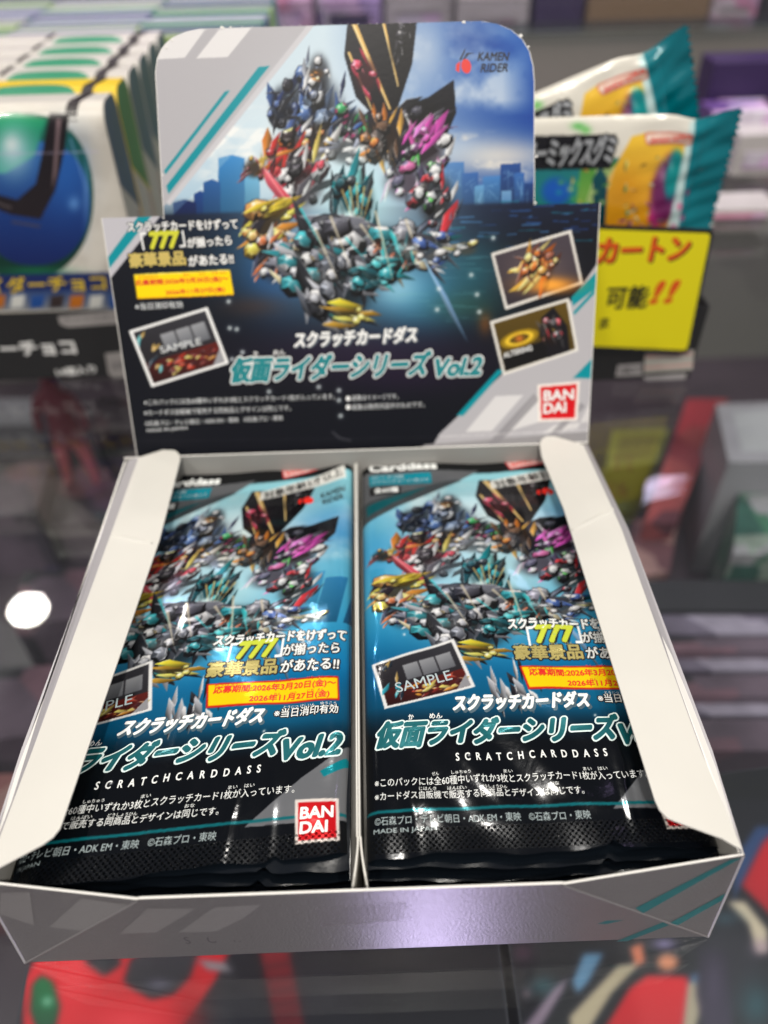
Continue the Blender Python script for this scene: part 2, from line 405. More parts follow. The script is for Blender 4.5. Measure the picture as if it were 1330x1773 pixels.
def crystal_art(sh, pack=False):
    NAVY = [(28,48,98), (18,30,66), (50,82,140), (120,140,165), (70,90,120)]
    sh.glow((610,330), 150, 170, (215,232,240), .75, 2.2)
    sh.glow((560,200), 90, 80, (225,232,236), .35)
    # tall dark crystal with gold seams
    sh.poly([(602,36),(722,36),(714,110),(688,190),(652,206),(616,168),(596,96)], (26,24,30), (10,9,13), d=(1,.2))
    for a, b, w in (((612,38),(676,190),9), ((664,38),(690,150),5), ((604,90),(644,190),4)):
        sh.line(a, b, w, (222,182,104), 1, w*.35); sh.line((a[0]-2, a[1]), (b[0]-1, b[1]), w*.3, (250,232,180), .8, 1)
    cluster(sh, 634, 132, 22, 34, [(196,40,70), (150,22,48), (228,90,110)], 7, 3, ang=1.1, spread=.2)
    cluster(sh, 690, 80, 18, 40, [(24,22,28), (48,46,54), (14,14,18)], 8, 4, ang=1.7, spread=.2)
    sh.poly([(684,190),(742,168),(786,138),(790,196),(772,238),(700,250)], (22,22,30), (8,8,12), d=(0,1))
    sh.poly([(640,190),(700,196),(760,262),(700,300),(600,230)], (30,30,44), (12,14,26))
    cluster(sh, 735, 205, 40, 32, [(16,16,22), (30,30,40), (60,58,70)], 10, 5, ang=-.5, spread=.3)
    # navy and silver burst
    cluster(sh, 540, 185, 58, 62, NAVY, 34, 11, ang=-1.3, spread=.8)
    cluster(sh, 552, 130, 22, 40, [(150,155,165), (90,100,120), (210,214,220), (40,60,110)], 14, 12, ang=-1.5, spread=.35)
    cluster(sh, 548, 128, 14, 10, [(226,120,46), (244,186,96)], 5, 13, ang=.2, spread=.4)
    cluster(sh, 488, 185, 22, 40, [(26,44,96), (16,18,26), (60,84,140)], 12, 14, ang=-1.2)
    cluster(sh, 605, 215, 36, 30, [(40,80,150), (30,140,70), (150,40,90), (20,22,30)], 18, 15)
    cluster(sh, 548, 246, 32, 38, [(238,238,236), (226,120,40), (28,26,30), (250,190,90), (200,204,210)], 22, 16)
    cluster(sh, 600, 262, 34, 26, [(206,208,218), (236,238,242), (150,155,175)], 12, 17, ang=-.3)
    cluster(sh, 664, 240, 36, 44, [(228,110,30), (30,26,26), (60,50,46), (240,150,60), (90,60,40)], 24, 18, ang=-1.5)
    cluster(sh, 735, 262, 40, 40, [(196,70,150), (230,120,190), (238,240,242), (70,170,70), (90,40,90), (30,30,40)], 26, 19, ang=-1.0)
    cluster(sh, 738, 232, 26, 22, [(206,60,160), (232,110,196), (150,40,120)], 10, 20, ang=-1.05, spread=.25, size=(.9, 1.5))
    cluster(sh, 700, 318, 40, 34, [(236,160,200), (210,90,150), (240,228,236), (70,60,90)], 18, 21, ang=-.9)
    cluster(sh, 755, 345, 34, 52, [(24,26,36), (210,216,222), (200,40,50), (90,100,120), (80,170,80)], 26, 22, ang=-1.2)
    cluster(sh, 500, 272, 46, 40, [(214,40,36), (150,20,26), (240,120,40), (30,20,22), (250,190,90)], 28, 23, ang=-1.0)
    cluster(sh, 520, 318, 46, 46, [(24,22,26), (190,34,52), (60,56,64), (226,228,232), (120,24,34)], 26, 24)
    shard(sh, random.Random(2), 490, 340, 170, 22, .95, (222,60,78)); sh.line((452,284), (528,392), 3, (250,170,170), .8, 1)
    cluster(sh, 440, 292, 20, 18, [(90,24,30), (40,26,26), (190,150,60)], 9, 25)
    cluster(sh, 462, 398, 40, 48, [(226,130,44), (246,206,70), (120,60,30), (30,26,34), (240,170,90)], 28, 26, ang=-.6)
    cluster(sh, 478, 366, 34, 14, [(246,214,80), (226,170,40)], 6, 27, ang=-.55, spread=.15, size=(1.0, 1.6))
    cluster(sh, 474, 452, 30, 40, [(40,44,70), (190,96,50), (210,214,220), (60,66,90)], 20, 28)
    # teal core
    sh.glow((620,345), 60, 60, (170,225,228), .6)
    cluster(sh, 616, 346, 34, 46, [(14,120,130), (22,158,166), (10,60,70), (30,40,46), (120,214,214)], 26, 31, ang=-1.45, spread=.22, size=(.8, 1.35))
    for k in range(5):
        sh.line((592+k*13, 316+abs(k-2)*6), (612+k*4, 384), 3.2, (196,172,110), .85, .8)
    sh.glow((606,372), 12, 8, (230,250,250), .8)
    SIL = [(150,152,158), (206,208,212), (92,94,104), (22,24,30), (24,110,120), (60,60,70), (196,180,140)]
    cluster(sh, 640, 430, 110, 44, SIL, 60, 32, ang=.25, spread=.7, size=(.4, .95))
    cluster(sh, 540, 462, 52, 46, SIL, 34, 33, ang=.7)
    cluster(sh, 590, 500, 66, 48, [(20,22,28), (44,48,56), (18,100,112), (156,158,166), (80,84,94)], 40, 34, ang=1.0)
    cluster(sh, 690, 440, 26, 24, [(40,170,176), (110,214,214), (180,80,50), (20,80,90)], 16, 35, spread=1.5)
    cluster(sh, 655, 425, 8, 8, [(232,90,40)], 3, 36)
    cluster(sh, 650, 478, 46, 22, [(24,130,140), (60,180,186), (14,70,80)], 14, 37, ang=.2)
    cluster(sh, 604, 545, 32, 16, [(226,186,40), (246,222,90), (160,120,30)], 8, 38, ang=.15, spread=.2, size=(.9, 1.5))
    for k in range(9): sh.line((520+k*26, 360+((k*37)%60)), (560+k*24, 430+((k*53)%70)), 5, (216,206,180) if k % 3 else (60,200,206), .7, .8)
    cluster(sh, 752, 436, 34, 30, [(220,228,236), (150,176,206), (40,70,140), (244,244,246)], 20, 39, ang=.1)
    cluster(sh, 805, 432, 24, 12, [(236,240,244), (220,200,110), (170,190,215)], 7, 40, ang=0, spread=.2)
    shard(sh, random.Random(5), 772, 520, 170, 10, 1.08, (110,150,196))
    sh.glow((700,430), 18, 14, (255,255,255), .35); sh.glow((560,480), 24, 12, (255,255,255), .22)
def sparkle(sh, pts, r=4, col=(255,255,255)):
    for x, y in pts: sh.glow((x, y), r*.5, r*.5, col, .9); sh.glow((x, y), r, r, col, .35)
def logo_block(sh, tl, tr, br, bl):
    sh.poly([tl, tr, br, bl], (236,226,218), soft=1)
    c = [(p[0]+(q[0]-p[0])*.07, p[1]+(q[1]-p[1])*.07) for p, q in ((tl, br), (tr, bl), (br, tl), (bl, tr))]
    sh.poly(c, (206,16,26))
def sample_card(sh, q, seed):
    """tilted scratch card, three silver panels over a fiery lower half"""
    tl, tr, br, bl = [np.array(p, float) for p in q]
    B = lambda u, v: tuple(tl*(1-u)*(1-v)+tr*u*(1-v)+br*u*v+bl*(1-u)*v)
    R = lambda a, b, c, d: [B(a, b), B(c, b), B(c, d), B(a, d)]
    sh.poly(R(-.015, -.02, 1.015, 1.02), (238,238,236), soft=1)
    sh.poly(R(.025, .03, .975, .97), (52,52,58), (28,24,26))
    sh.poly(R(.025, .6, .975, .97), (96,30,24), (40,16,16))
    rnd = random.Random(seed)
    for i in range(26):
        x, y = B(rnd.uniform(.3, .95), rnd.uniform(.66, .93)); shard(sh, rnd, x, y, rnd.uniform(8, 26), rnd.uniform(3, 8), rnd.uniform(-.9, .2), rnd.choice([(190,50,26), (226,130,40), (110,24,20), (60,20,22), (240,190,90)]))
    for i in range(9):
        x, y = B(rnd.uniform(.06, .24), rnd.uniform(.1, .8)); shard(sh, rnd, x, y, rnd.uniform(12, 26), rnd.uniform(5, 9), -1.2+rnd.uniform(-.4, .4), rnd.choice([(30,140,160), (16,30,44), (110,200,210), (190,150,80)]))
    for k in range(3):
        sh.poly(R(.33+k*.2, .2, .51+k*.2, .52), (150,152,156), (96,98,104), d=(.4, 1))
    sh.poly([B(.82, .97), B(.975, .97), B(.975, .72)], (150,150,154))

# ================================================================== glass shelf and what it stands over
def glass_mat(name, tint=(.93,.96,.955), refl=1.0):
    m = bpy.data.materials.new(name); m.use_nodes = True; nt = m.node_tree; nt.nodes.clear(); N = nt.nodes.new
    o = N('ShaderNodeOutputMaterial'); tr = N('ShaderNodeBsdfTransparent'); tr.inputs[0].default_value = tint+(1,)
    gl = N('ShaderNodeBsdfGlossy'); gl.inputs['Roughness'].default_value = .022; gl.inputs[0].default_value = (refl, refl, refl, 1)
    fr = N('ShaderNodeFresnel'); mx = N('ShaderNodeMixShader')
    ge = N('ShaderNodeNewGeometry'); mr = N('ShaderNodeMapRange'); mr.inputs[3].default_value = 1.5; mr.inputs[4].default_value = 1/1.5   # the same pane reflectance from either face
    nt.links.new(ge.outputs['Backfacing'], mr.inputs[0]); nt.links.new(mr.outputs[0], fr.inputs[0])
    nt.links.new(fr.outputs[0], mx.inputs[0]); nt.links.new(tr.outputs[0], mx.inputs[1]); nt.links.new(gl.outputs[0], mx.inputs[2]); nt.links.new(mx.outputs[0], o.inputs[0])
    return m
M['glass'] = glass_mat('shelf_glass')
M['glass_edge'] = mat('green_glass_edge', (.30,.40,.38), .15, coat=.5)
b = MB(); b.box(-620, 620, -420, 512, -8, 0); b.mi = [0, 0, 1, 1, 1, 1]
g = b.build('glass_shelf', [M['glass'], M['glass_edge']]); g['kind'] = 'structure'
M['lower'] = mat('dark_plum_shelf', (.065,.045,.058), .3, var=.4, scale=18)
b = MB(); b.box(-1200, 1200, -500, 760, -226, -206); o = b.build('lower_shelf', M['lower']); o['kind'] = 'structure'

# ================================================================== the display box
box = empty('card_display_box', (0, 60, 0))
tag(box, 'open silver card box with tall printed header and white side flaps, standing on the glass', 'display box')
OFF = np.array([0, 60.0, 0])
def bx(mb, name, mats, **k):
    mb.v = [tuple(np.array(p)-OFF) for p in mb.v]; return mb.build(name, mats, box, **k)
def bmesh_obj(name, verts, faces, m, **k): return mesh_obj(name, [np.array(v)-OFF for v in verts], faces, m, box, **k)
H = 31.3
TL, CL_, CR_, TR = [np.array(p) for p in ((-75,.3,H), (-43,-4.2,H), (38.6,-4.5,H), (75.2,-.3,H))]
BL, BR = np.array((-74.8,-4.4,.3)), np.array((74.8,-4.7,.3))
SB = [M['silver'], M['edge_card'], M['white_card']]
b = MB(); b.box(-74.6, 74.6, -4, 132, .3, .9, 0); bx(b, 'tray_floor', [M['grey_card']])
# back wall, inside grey
b = MB(); b.plate([(-75,131.5,.9), (74.2,131.5,.9), (74.2,131.7,H+1), (-75,131.7,H+1)], .5, 0, 1, 1); bx(b, 'back_wall', [M['grey_card'], M['edge_card']])
# front: a middle panel that bulges towards the viewer between two creased corner triangles
b = MB(); b.plate([BL, BR, CR_, CL_], .45, 0, 1, 2); bx(b, 'front_panel', SB)
for nm, tri in (('corner_panel', [BL, CL_+(-.15,0,0), TL]), ('corner_panel', [BR, TR, CR_+(.15,0,0)])):
    b = MB(); b.plate([p+np.array((0,-.12,0)) for p in tri], .45, 0, 1, 2); bx(b, nm, SB)
# print on the front: laid in the plane of each panel
def plane3(a, b_, c):
    n = np.cross(b_-a, c-a); n = n/np.linalg.norm(n)
    if n[1] > 0: n = -n
    return a, n
PF = plane3(BL, BR, CL_); PLt = plane3(BL+np.array((0,-.12,0)), CL_+np.array((-.15,-.12,0)), TL+np.array((0,-.12,0))); PRt = plane3(BR+np.array((0,-.12,0)), TR+np.array((0,-.12,0)), CR_+np.array((.15,-.12,0)))
def front_print(name, m, items):
    b = MB()
    for pl, pts in items:
        P = [on_plane(x, y, *pl)+pl[1]*.05 for x, y in pts]; n = np.cross(P[1]-P[0], P[2]-P[0])
        if n @ pl[1] < 0: P = P[::-1]
        b.add(P, [tuple(range(len(P)))])
    bx(b, name, m)
z1 = lambda x, y: (x/3.325, 1320+y/3.325)
z2 = lambda x, y: (930+x/3.325, 1320+y/3.325)
front_print('pale_band', M['silver_light'], [(PLt, [(2,1545),(52,1543.5),z1(200,938),z1(0,872)]), (PLt, [z1(470,778),z1(770,822),z1(492,972),z1(285,945)]),
    (PF, [z1(850,838),z1(1130,838),z1(900,978),z1(690,985)]), (PF, [(372,1570),(452,1566),(392,1612),(310,1614)])])
front_print('teal_stripe', M['teal_on_silver'], [(PRt, [z2(1178,548),z2(1112,560),z2(566,838),z2(610,868)]), (PRt, [z2(1085,752),z2(1062,795),z2(800,942),z2(766,922)]),
    (PF, [z2(596,884),z2(540,866),z2(345,928),z2(400,930)]), (PF, [z2(760,936),z2(725,918),z2(455,1030),z2(520,1028)])])
fi = Ink(lambda x, y: (lambda P: ((P-PF[0])@np.array((1.,0,0)), (P-PF[0])@np.cross(PF[1], (1.,0,0))))(on_plane(x, y, *PF)))
fi.text('k', 'SCRATCHCARDDASS', (323,1634), (925,1610), 12, bold=.01, space=3.4)
ex_ = np.array((1.,0,0)); ey_ = np.cross(PF[1], ex_)
fi.build(lambda u, v, o: PF[0]+np.outer(u, ex_)+np.outer(v, ey_)+np.outer(o, PF[1])-OFF, {'k': ('front_lettering', M['grey_ink'])}, box)
def rod(mb, a, b_, rad):
    a, b_ = np.array(a, float), np.array(b_, float); d = (b_-a)/np.linalg.norm(b_-a); u = np.cross(d, (0.3,.2,1)); u /= np.linalg.norm(u); w = np.cross(d, u); k = 6
    mb.add([p+(u*math.cos(6.2832*i/k)+w*math.sin(6.2832*i/k))*rad for p in (a, b_) for i in range(k)], [(i, (i+1) % k, k+(i+1) % k, k+i) for i in range(k)])
for a_, b_ in ((BL, CL_), (BR, CR_)):
    b = MB(); rod(b, a_+(0,-.1,0), b_+(0,-.1,-.3), .28); bx(b, 'front_crease_highlight', M['silver_light'], smooth=True)  # paler silver rod, the bright highlight of the crease put into its colour
for a_, b_ in ((BL, TL), (BR, TR)):
    b = MB(); rod(b, a_+(0,-.05,0), b_+(0,-.05,-.2), .32); bx(b, 'corner_fold_highlight', M['hinge'], smooth=True)  # paler rod again, for the highlight along the upright corner
# clear tape over the middle of the front panel
m, nt, pb = new_mat('clear_tape'); pb.inputs['Alpha'].default_value = .14; pb.inputs['Roughness'].default_value = .08; pb.inputs['Base Color'].default_value = (.3,.27,.31,1)
b_n = nt.nodes.new('ShaderNodeTexNoise'); b_n.inputs['Scale'].default_value = 260
tcn = nt.nodes.new('ShaderNodeTexCoord'); bpn = nt.nodes.new('ShaderNodeBump'); bpn.inputs['Strength'].default_value = .12; bpn.inputs['Distance'].default_value = .0006
nt.links.new(tcn.outputs['Object'], b_n.inputs['Vector']); nt.links.new(b_n.outputs[0], bpn.inputs['Height']); nt.links.new(bpn.outputs[0], pb.inputs['Normal'])
T_ = [on_plane(x, y, *PF)+PF[1]*.12 for x, y in ((558,1604),(714,1592),(706,1560),(546,1572))]
b = MB(); b.plate(T_, .05, 0, 0, 0); bx(b, 'clear_tape', m)
# side walls and flaps
for sgn in (-1, 1):
    xo = 75.0 if sgn < 0 else 74.7
    A = [(sgn*xo, .2, .3), (sgn*xo, 131.4, .3), (sgn*(xo if sgn < 0 else 73.6), 131.4, H), (sgn*xo, .2, H)]
    if sgn < 0: A = A[::-1]
    b = MB(); b.plate(A, .45, 0, 1, 2); bx(b, 'side_wall', SB)
def flap(px, strip, crease):
    """white fold-in flap: top polygon, then a narrow silver strip that folds down to the wall"""
    P = [at_z(x, y, z) for x, y, z in px]
    n = np.cross(P[1]-P[0], P[2]-P[0])
    if n[2] < 0: P = P[::-1]
    b = MB(); b.plate(P, .45, 0, 1, 1); bx(b, 'side_flap', [M['white_card'], M['edge_card']])
    Q = [at_z(x, y, z) for x, y, z in strip]; n = np.cross(Q[1]-Q[0], Q[2]-Q[0])
    if n[2] < 0: Q = Q[::-1]
    b = MB(); b.plate(Q, .4, 0, 1, 1); bx(b, 'flap_hinge', [M['hinge'], M['edge_card']])
    c0, c1 = [at_z(x, y, 33.2) for x, y in crease]; d = c1-c0; L = np.linalg.norm(d); d /= L; s_ = np.array((-d[1], d[0], 0))*.8
    b = MB(); up = np.array((0,0,.12)); N_ = 7
    vs = []; fs = []
    for i in range(N_+1):
        p = c0+d*L*i/N_; w = .4+.6*math.sin(math.pi*(i+.3)/(N_+.6))
        vs += [p+s_*w-up*.3, p+up*5.0, p-s_*w-up*.3]
    for i in range(N_): fs += [(3*i, 3*i+1, 3*i+4, 3*i+3), (3*i+1, 3*i+2, 3*i+5, 3*i+4)]
    b.add(vs, fs); bx(b, 'flap_crease', M['white_card'], smooth=True)
arc = lambda c, r, a0, a1, n=7: [(c[0]+r*math.cos(math.radians(a0+(a1-a0)*i/(n-1))), c[1]-r*math.sin(math.radians(a0+(a1-a0)*i/(n-1)))) for i in range(n)]
fl = [(240,792), (282,779)] + arc((297,794), 15, 75, -15) + [(298,850), (276,935), (110,1418), (104,1434), (92,1449), (74,1462), (0,1501), (-24,1512), (56,1300)]
flap([(x, y, 33.2) for x, y in fl], [(222,797,H), (240,792,33.2), (56,1300,33.2), (-24,1512,33.2), (-36,1526,H), (36,1300,H)], ((193,926), (263,941)))
fr = [(1010,770), (960,755)] + arc((950,770), 15, 80, 185) + [(938,790), (976,880), (1134,1385), (1142,1402), (1156,1416), (1176,1424), (1250,1451), (1276,1466), (1285,1470), (1214,1300), (1076,915), (1058,875)]
flap([(x, y, 33.2) for x, y in fr], [(1018,770,H), (1010,770,33.2), (1058,875,33.2), (1076,915,33.2), (1214,1300,33.2), (1285,1470,33.2), (1289,1480,H), (1234,1300,H), (1088,915,H)], ((1062,882), (991,918)))
# cardboard divider between the stacks, splitting into two tongues at the front
b = MB()
b.box(-1.35, -.95, 8, 131, .9, 27.6); b.box(-.85, -.45, 8, 131, .9, 27.6)
for sgn, x0 in ((-1, -1.15), (1, -.65)):
    vs = []
    for i in range(9):
        t = i/8; y = 8-12*t; x = x0+sgn*(1.9*t**1.6); zt = 27.6-4.0*t*t
        vs += [(x, y, .9), (x, y, zt), (x+.4, y, zt), (x+.4, y, .9)]
    fs = []
    for i in range(8):
        k = 4*i; fs += [(k, k+1, k+5, k+4), (k+1, k+2, k+6, k+5), (k+2, k+3, k+7, k+6)]
    b.add(vs, fs)
bx(b, 'divider', M['white_card'])

# ------------------------------------------------------------------ header card
TILT = .4066
HP0 = np.array([0, 134.4, 31.3]); HU = np.array([0, math.sin(TILT), math.cos(TILT)]); HN = np.array([0, -math.cos(TILT), math.sin(TILT)])
def h_uv(x, y):
    P = on_plane(x, y, HP0, HN); return P[0], (P-HP0) @ HU
def h_at(u, v, off=0.0):
    u, v, off = np.broadcast_arrays(np.asarray(u, float), np.asarray(v, float), np.asarray(off, float))
    # the card bows a little
    bow = .5*np.sin(np.clip((u+75)/150, 0, 1)*math.pi)*np.clip(v/70, 0, 1.2)
    P = HP0 + u[..., None]*np.array([1., 0, 0]) + v[..., None]*HU + (off+bow-.2)[..., None]*HN
    return P
head = empty('header_card', HP0-OFF); head.parent = box
hl = lambda u, v, o: h_at(u, v, o)-HP0
Lb = np.array([(-2.4,-71.7), (0,-71.8), (35,-72.1), (71.8,-72.4)]); Rb = np.array([(-2.4,74.9), (0,74.9), (40,74.7), (71.8,74.4)])
Lt = np.array([(71.8,-54.2), (90,-53.1), (104,-52.2), (109,-51.9), (112.5,-50.9), (115.2,-49.1), (117.2,-46.4), (118.6,-42.6), (119.2,-38)])
Rt = np.array([(71.8,54.9), (90,54.3), (104,53.8), (108,53.3), (111.5,52.2), (114.5,50.1), (116.8,47.0), (118.3,43.2), (119.0,39)])
def strip(vs, Lp, Rp, n, off, inset=0.0):
    v = np.array(vs)[:, None]; t = np.linspace(0, 1, n)[None, :]
    xl = np.interp(v, Lp[:,0], Lp[:,1])+inset; xr = np.interp(v, Rp[:,0], Rp[:,1])-inset
    return xl+(xr-xl)*t, v+0*t
hd = Sheet(150, 20, 1060, 800, (10,10,14))
def paint_header(s):
    g = np.linspace(0, 1, s.h)[:, None, None]
    s.a[:] = np.array((12,14,22))
    # sky: pale haze on the left to deep blue on the right
    X, Y = np.meshgrid(np.arange(s.w)+s.x0, np.arange(s.h)+s.y0)
    t = np.clip((X-560)/360, 0, 1)[..., None]; sky = (1-t)*np.array((196,214,224))+t*np.array((14,62,150))
    d = np.clip((Y-130)/190, 0, 1)[..., None]*np.clip((X-640)/160, 0, 1)[..., None]
    sky = sky*(1-.45*d)+np.array((24,62,130))*.45*d
    k = np.clip((380-Y)/40, 0, 1)[..., None]; s.a[:] = s.a*(1-k)+sky*k
    s.noise((560,30,930,200), 90, (206,216,224), .8, .46, .66, 7)
    s.noise((760,30,930,330), 120, (10,50,136), .85, .42, .66, 8)
    s.glow((735,90), 34, 50, (206,214,220), .5); s.glow((860,270), 110, 34, (222,214,200), .85); s.glow((770,250), 60, 26, (190,206,220), .6)
    s.noise((730,225,930,320), 60, (236,226,208), .9, .48, .62, 9, .5)
    s.glow((900,60), 50, 60, (40,100,180), .6)
    # left sky and clouds
    s.glow((430,240), 80, 60, (206,222,230), .8); s.noise((330,180,480,330), 50, (240,240,236), .9, .45, .6, 10, .5)
    # skyline, right
    rnd = random.Random(4)
    for x, w, top, c in ((770,34,282,(58,112,178)), (800,28,300,(40,88,160)), (836,30,306,(60,120,186)), (866,36,284,(34,72,140)), (905,30,318,(26,60,120)), (745,30,296,(70,130,190)), (890,18,300,(50,100,170)), (822,16,322,(90,150,200))):
        s.poly([(x,top),(x+w,top-2),(x+w,372),(x,376)], c, np.array(c)*.45)
        for i in range(7): s.line((x+3+rnd.random()*(w-6), top+8+rnd.random()*40), (x+5+rnd.random()*(w-8), top+8+rnd.random()*40), 1.5, (130,180,220), .35)
    s.poly([(868,330),(886,330),(886,376),(868,376)], (120,170,210), (60,110,170), alpha=.8)
    # skyline, left
    for x, w, top, c in ((378,46,268,(44,128,196)), (336,22,330,(20,60,130)), (300,40,345,(14,30,84)), (424,26,300,(90,170,214)), (352,30,310,(30,84,150))):
        s.poly([(x,top+6),(x+w*.5,top),(x+w,top+6),(x+w,395),(x,395)], c, np.array(c)*.5)
    s.poly([(285,350),(300,330),(440,200),(470,200),(300,372),(285,372)], (200,220,230), (120,160,190), alpha=.35)
    # street level: deep blue lights fading to black
    s.poly([(283,372),(1045,345),(1045,420),(175,420),(175,385)], (16,24,48), (10,12,22), soft=6)
    for i in range(60):
        x = rnd.uniform(640,1030); y = rnd.gauss(390,24); L = rnd.uniform(6,40)
        s.line((x,y), (x+L,y-rnd.uniform(-1,2)), rnd.uniform(1,3), rnd.choice([(40,90,160),(30,60,120),(70,130,190),(20,110,130)]), .6)
    s.glow((590,440), 190, 90, (30,110,160), .8); s.glow((480,470), 60, 70, (24,70,130), .7)
    s.glow((720,510), 90, 60, (50,140,190), .75); s.glow((690,500), 40, 30, (150,210,230), .6)
    s.glow((820,470), 60, 50, (30,90,100), .6); s.glow((800,530), 70, 30, (40,80,60), .5)
    for i in range(26):
        x = rnd.uniform(640,860); y = rnd.uniform(440,560); s.line((x,y), (x+rnd.uniform(20,70),y), 1.2, (90,160,170), .3)
    s.glow((630,610), 200, 40, (40,20,50), .5); s.glow((440,530), 60, 20, (70,40,24), .5); s.glow((700,650), 120, 30, (34,18,46), .5)
    s.glow((840,560), 12, 20, (150,80,20), .5)
    # silver corner, upper left
    SIL = (176,174,178)
    s.poly([(255,20),(560,20),(534,42),(290,352),(255,380)], SIL)
    s.poly([(534,42),(546,42),(294,356),(288,350)], (196,194,198))
    W_ = (222,220,220)
    s.poly([(255,104),(320,100),(357,49),(365,20),(255,20)], W_); s.poly([(340,101),(394,99),(438,45),(448,20),(382,48)], W_)
    TE = (0,138,150)
    s.poly([(448,116),(467,114),(292,336),(288,322)], TE); s.poly([(390,158),(398,157),(287,302),(284,296)], TE)
    # silver corner, left ear
    s.poly([(170,370),(245,372),(278,374),(190,484),(186,470)], (186,184,190)); s.poly([(240,374),(262,374),(187,468),(184,450)], TE)
    # silver corner, lower right
    s.poly([(1045,440),(1045,800),(735,800),(760,752),(960,562)], (178,176,180)); s.poly([(735,770),(1030,746),(1030,800),(700,800)], (150,148,150))
    s.poly([(1034,470),(1034,497),(992,530),(989,515)], TE); s.poly([(1030,500),(1030,508),(994,546),(993,540)], TE)
    s.poly([(1026,620),(1026,655),(992,655)], TE); s.poly([(862,640),(874,640),(802,720),(790,720)], TE)
    for q in ([(858,686),(906,684),(852,746),(806,748)], [(925,684),(942,683),(942,728),(890,744),(876,745)]): s.poly(q, (214,212,212))
    s.poly([(960,736),(1022,730),(1024,690),(1000,742),(940,750)], (208,206,206))
    for a, b_, w in (((930,686),(850,772),14), ((1010,700),(950,760),10)): s.line(a, b_, w, (140,138,142), .8)
    crystal_art(s)
    sparkle(s, [(396,522),(398,568),(410,570),(402,622),(466,678),(587,676),(590,720),(587,693),(757,536),(854,412),(816,476),(826,510),(760,500),(830,540),(420,610),(552,670)], 5, (230,240,240))
    # cards and labels printed on the header
    sample_card(s, [(226,574),(358,534),(394,628),(264,668)], 3)
    for q, base, pal in (([(852,440),(988,400),(1008,490),(876,534)], (70,62,70), [(200,90,20), (240,150,50), (90,40,20), (250,200,110), (120,60,40)]), ([(850,558),(984,518),(1000,606),(872,648)], (92,72,22), [(200,160,40), (240,200,70), (30,26,24), (110,84,24), (20,18,20)])):
        tl, tr, br, bl = [np.array(p, float) for p in q]; B = lambda u, v: tuple(tl*(1-u)*(1-v)+tr*u*(1-v)+br*u*v+bl*(1-u)*v)
        s.poly([B(-.01,-.02), B(1.01,-.02), B(1.01,1.02), B(-.01,1.02)], (226,222,214), soft=1)
        s.poly([B(.025,.035), B(.975,.035), B(.975,.965), B(.025,.965)], base, np.array(base)*.7)
        cx_, cy_ = B(.5, .5)
        if base[2] < 30:
            for k_ in range(3): s.poly([(B(.3,.45)[0]+(33-8*k_)*math.cos(t), B(.3,.45)[1]+(15-4*k_)*math.sin(t)-.25*(33-8*k_)*math.cos(t)) for t in np.linspace(0, 6.2, 30)], [(150,120,20),(230,190,50),(90,70,16)][k_])
            s.glow(B(.3,.45), 7, 6, (200,110,40)); x_, y_ = B(.72, .5); s.poly([B(.62,.2), B(.8,.06), B(.93,.5), B(.9,.97), B(.6,.97)], (20,18,22)); cluster(s, x_, y_, 18, 26, [(24,22,26),(60,54,50),(190,150,60),(160,40,50)], 16, 77, ang=1.3, spread=.4)
        else:
            s.glow((cx_, cy_), 50, 30, (120,100,96), .6); s.glow(B(.6,.85), 50, 14, (240,150,50), .8); cluster(s, cx_, cy_-4, 30, 26, pal, 34, 78, ang=-.9, spread=1.0, size=(.6, 1.5))
        if base[2] < 30:
            s.poly([B(.03,.66), B(.6,.62), B(.62,.96), B(.03,.96)], (16,14,14))
        else: s.glow(B(.62,.85), 26, 10, (250,170,60), .8)
    s.poly([(232,476),(398,468),(405,510),(238,517)], (255,214,0))
    s.line((232,476), (398,468), 1.5, (255,240,120)); s.line((238,517), (405,510), 1.5, (230,150,0))
    logo_block(s, (931,666), (1004,660), (1000,728), (932,730))
    # faint moulded line near the fold
    s.poly([(576,746),(590,757),(610,762),(606,764),(586,760),(574,748)], (70,70,76), alpha=.7)
    s.line((235,764), (760,757), 1, (40,40,46), .6); s.line((760,756), (1020,745), 1.2, (226,224,224), .8)
paint_header(hd)
for nm, vs, Lp, Rp, n in (('printed_face', list(np.arange(-2.4, 71.79, .3))+[71.8], Lb, Rb, 500), ('printed_face', list(np.arange(71.8, 108, .3))+list(np.linspace(108, 119.1, 60)), Lt, Rt, 370)):
    U, V = strip(vs, Lp, Rp, n, 0, .22)
    P = h_at(U, V, .04); C = hd.sample(project(h_at(U, V, 0)))
    grid_obj(nm, P-HP0, C, M['header'], head)
    Ub, Vb = strip(vs[::6]+[vs[-1]], Lp, Rp, 30, 0)
    Pf = hl(Ub, Vb, 0); Pb = hl(Ub, Vb, -.5); nr, nc = Ub.shape
    idx = np.arange(nr*nc).reshape(nr, nc); fc = [(idx[i,j], idx[i,j+1], idx[i+1,j+1], idx[i+1,j]) for i in range(nr-1) for j in range(nc-1)]
    o2 = nr*nc; fb = [tuple(o2+k for k in q[::-1]) for q in fc]
    rim = list(idx[0,:])+list(idx[1:,-1])+list(idx[-1,-2::-1])+list(idx[-2:0:-1,0]); fr_ = [(rim[k], o2+rim[k], o2+rim[(k+1)%len(rim)], rim[(k+1)%len(rim)]) for k in range(len(rim))]
    mesh_obj('card_board', list(Pf.reshape(-1,3))+list(Pb.reshape(-1,3)), [tuple(int(i) for i in q) for q in fc+fb+fr_], M['edge_card'], head)
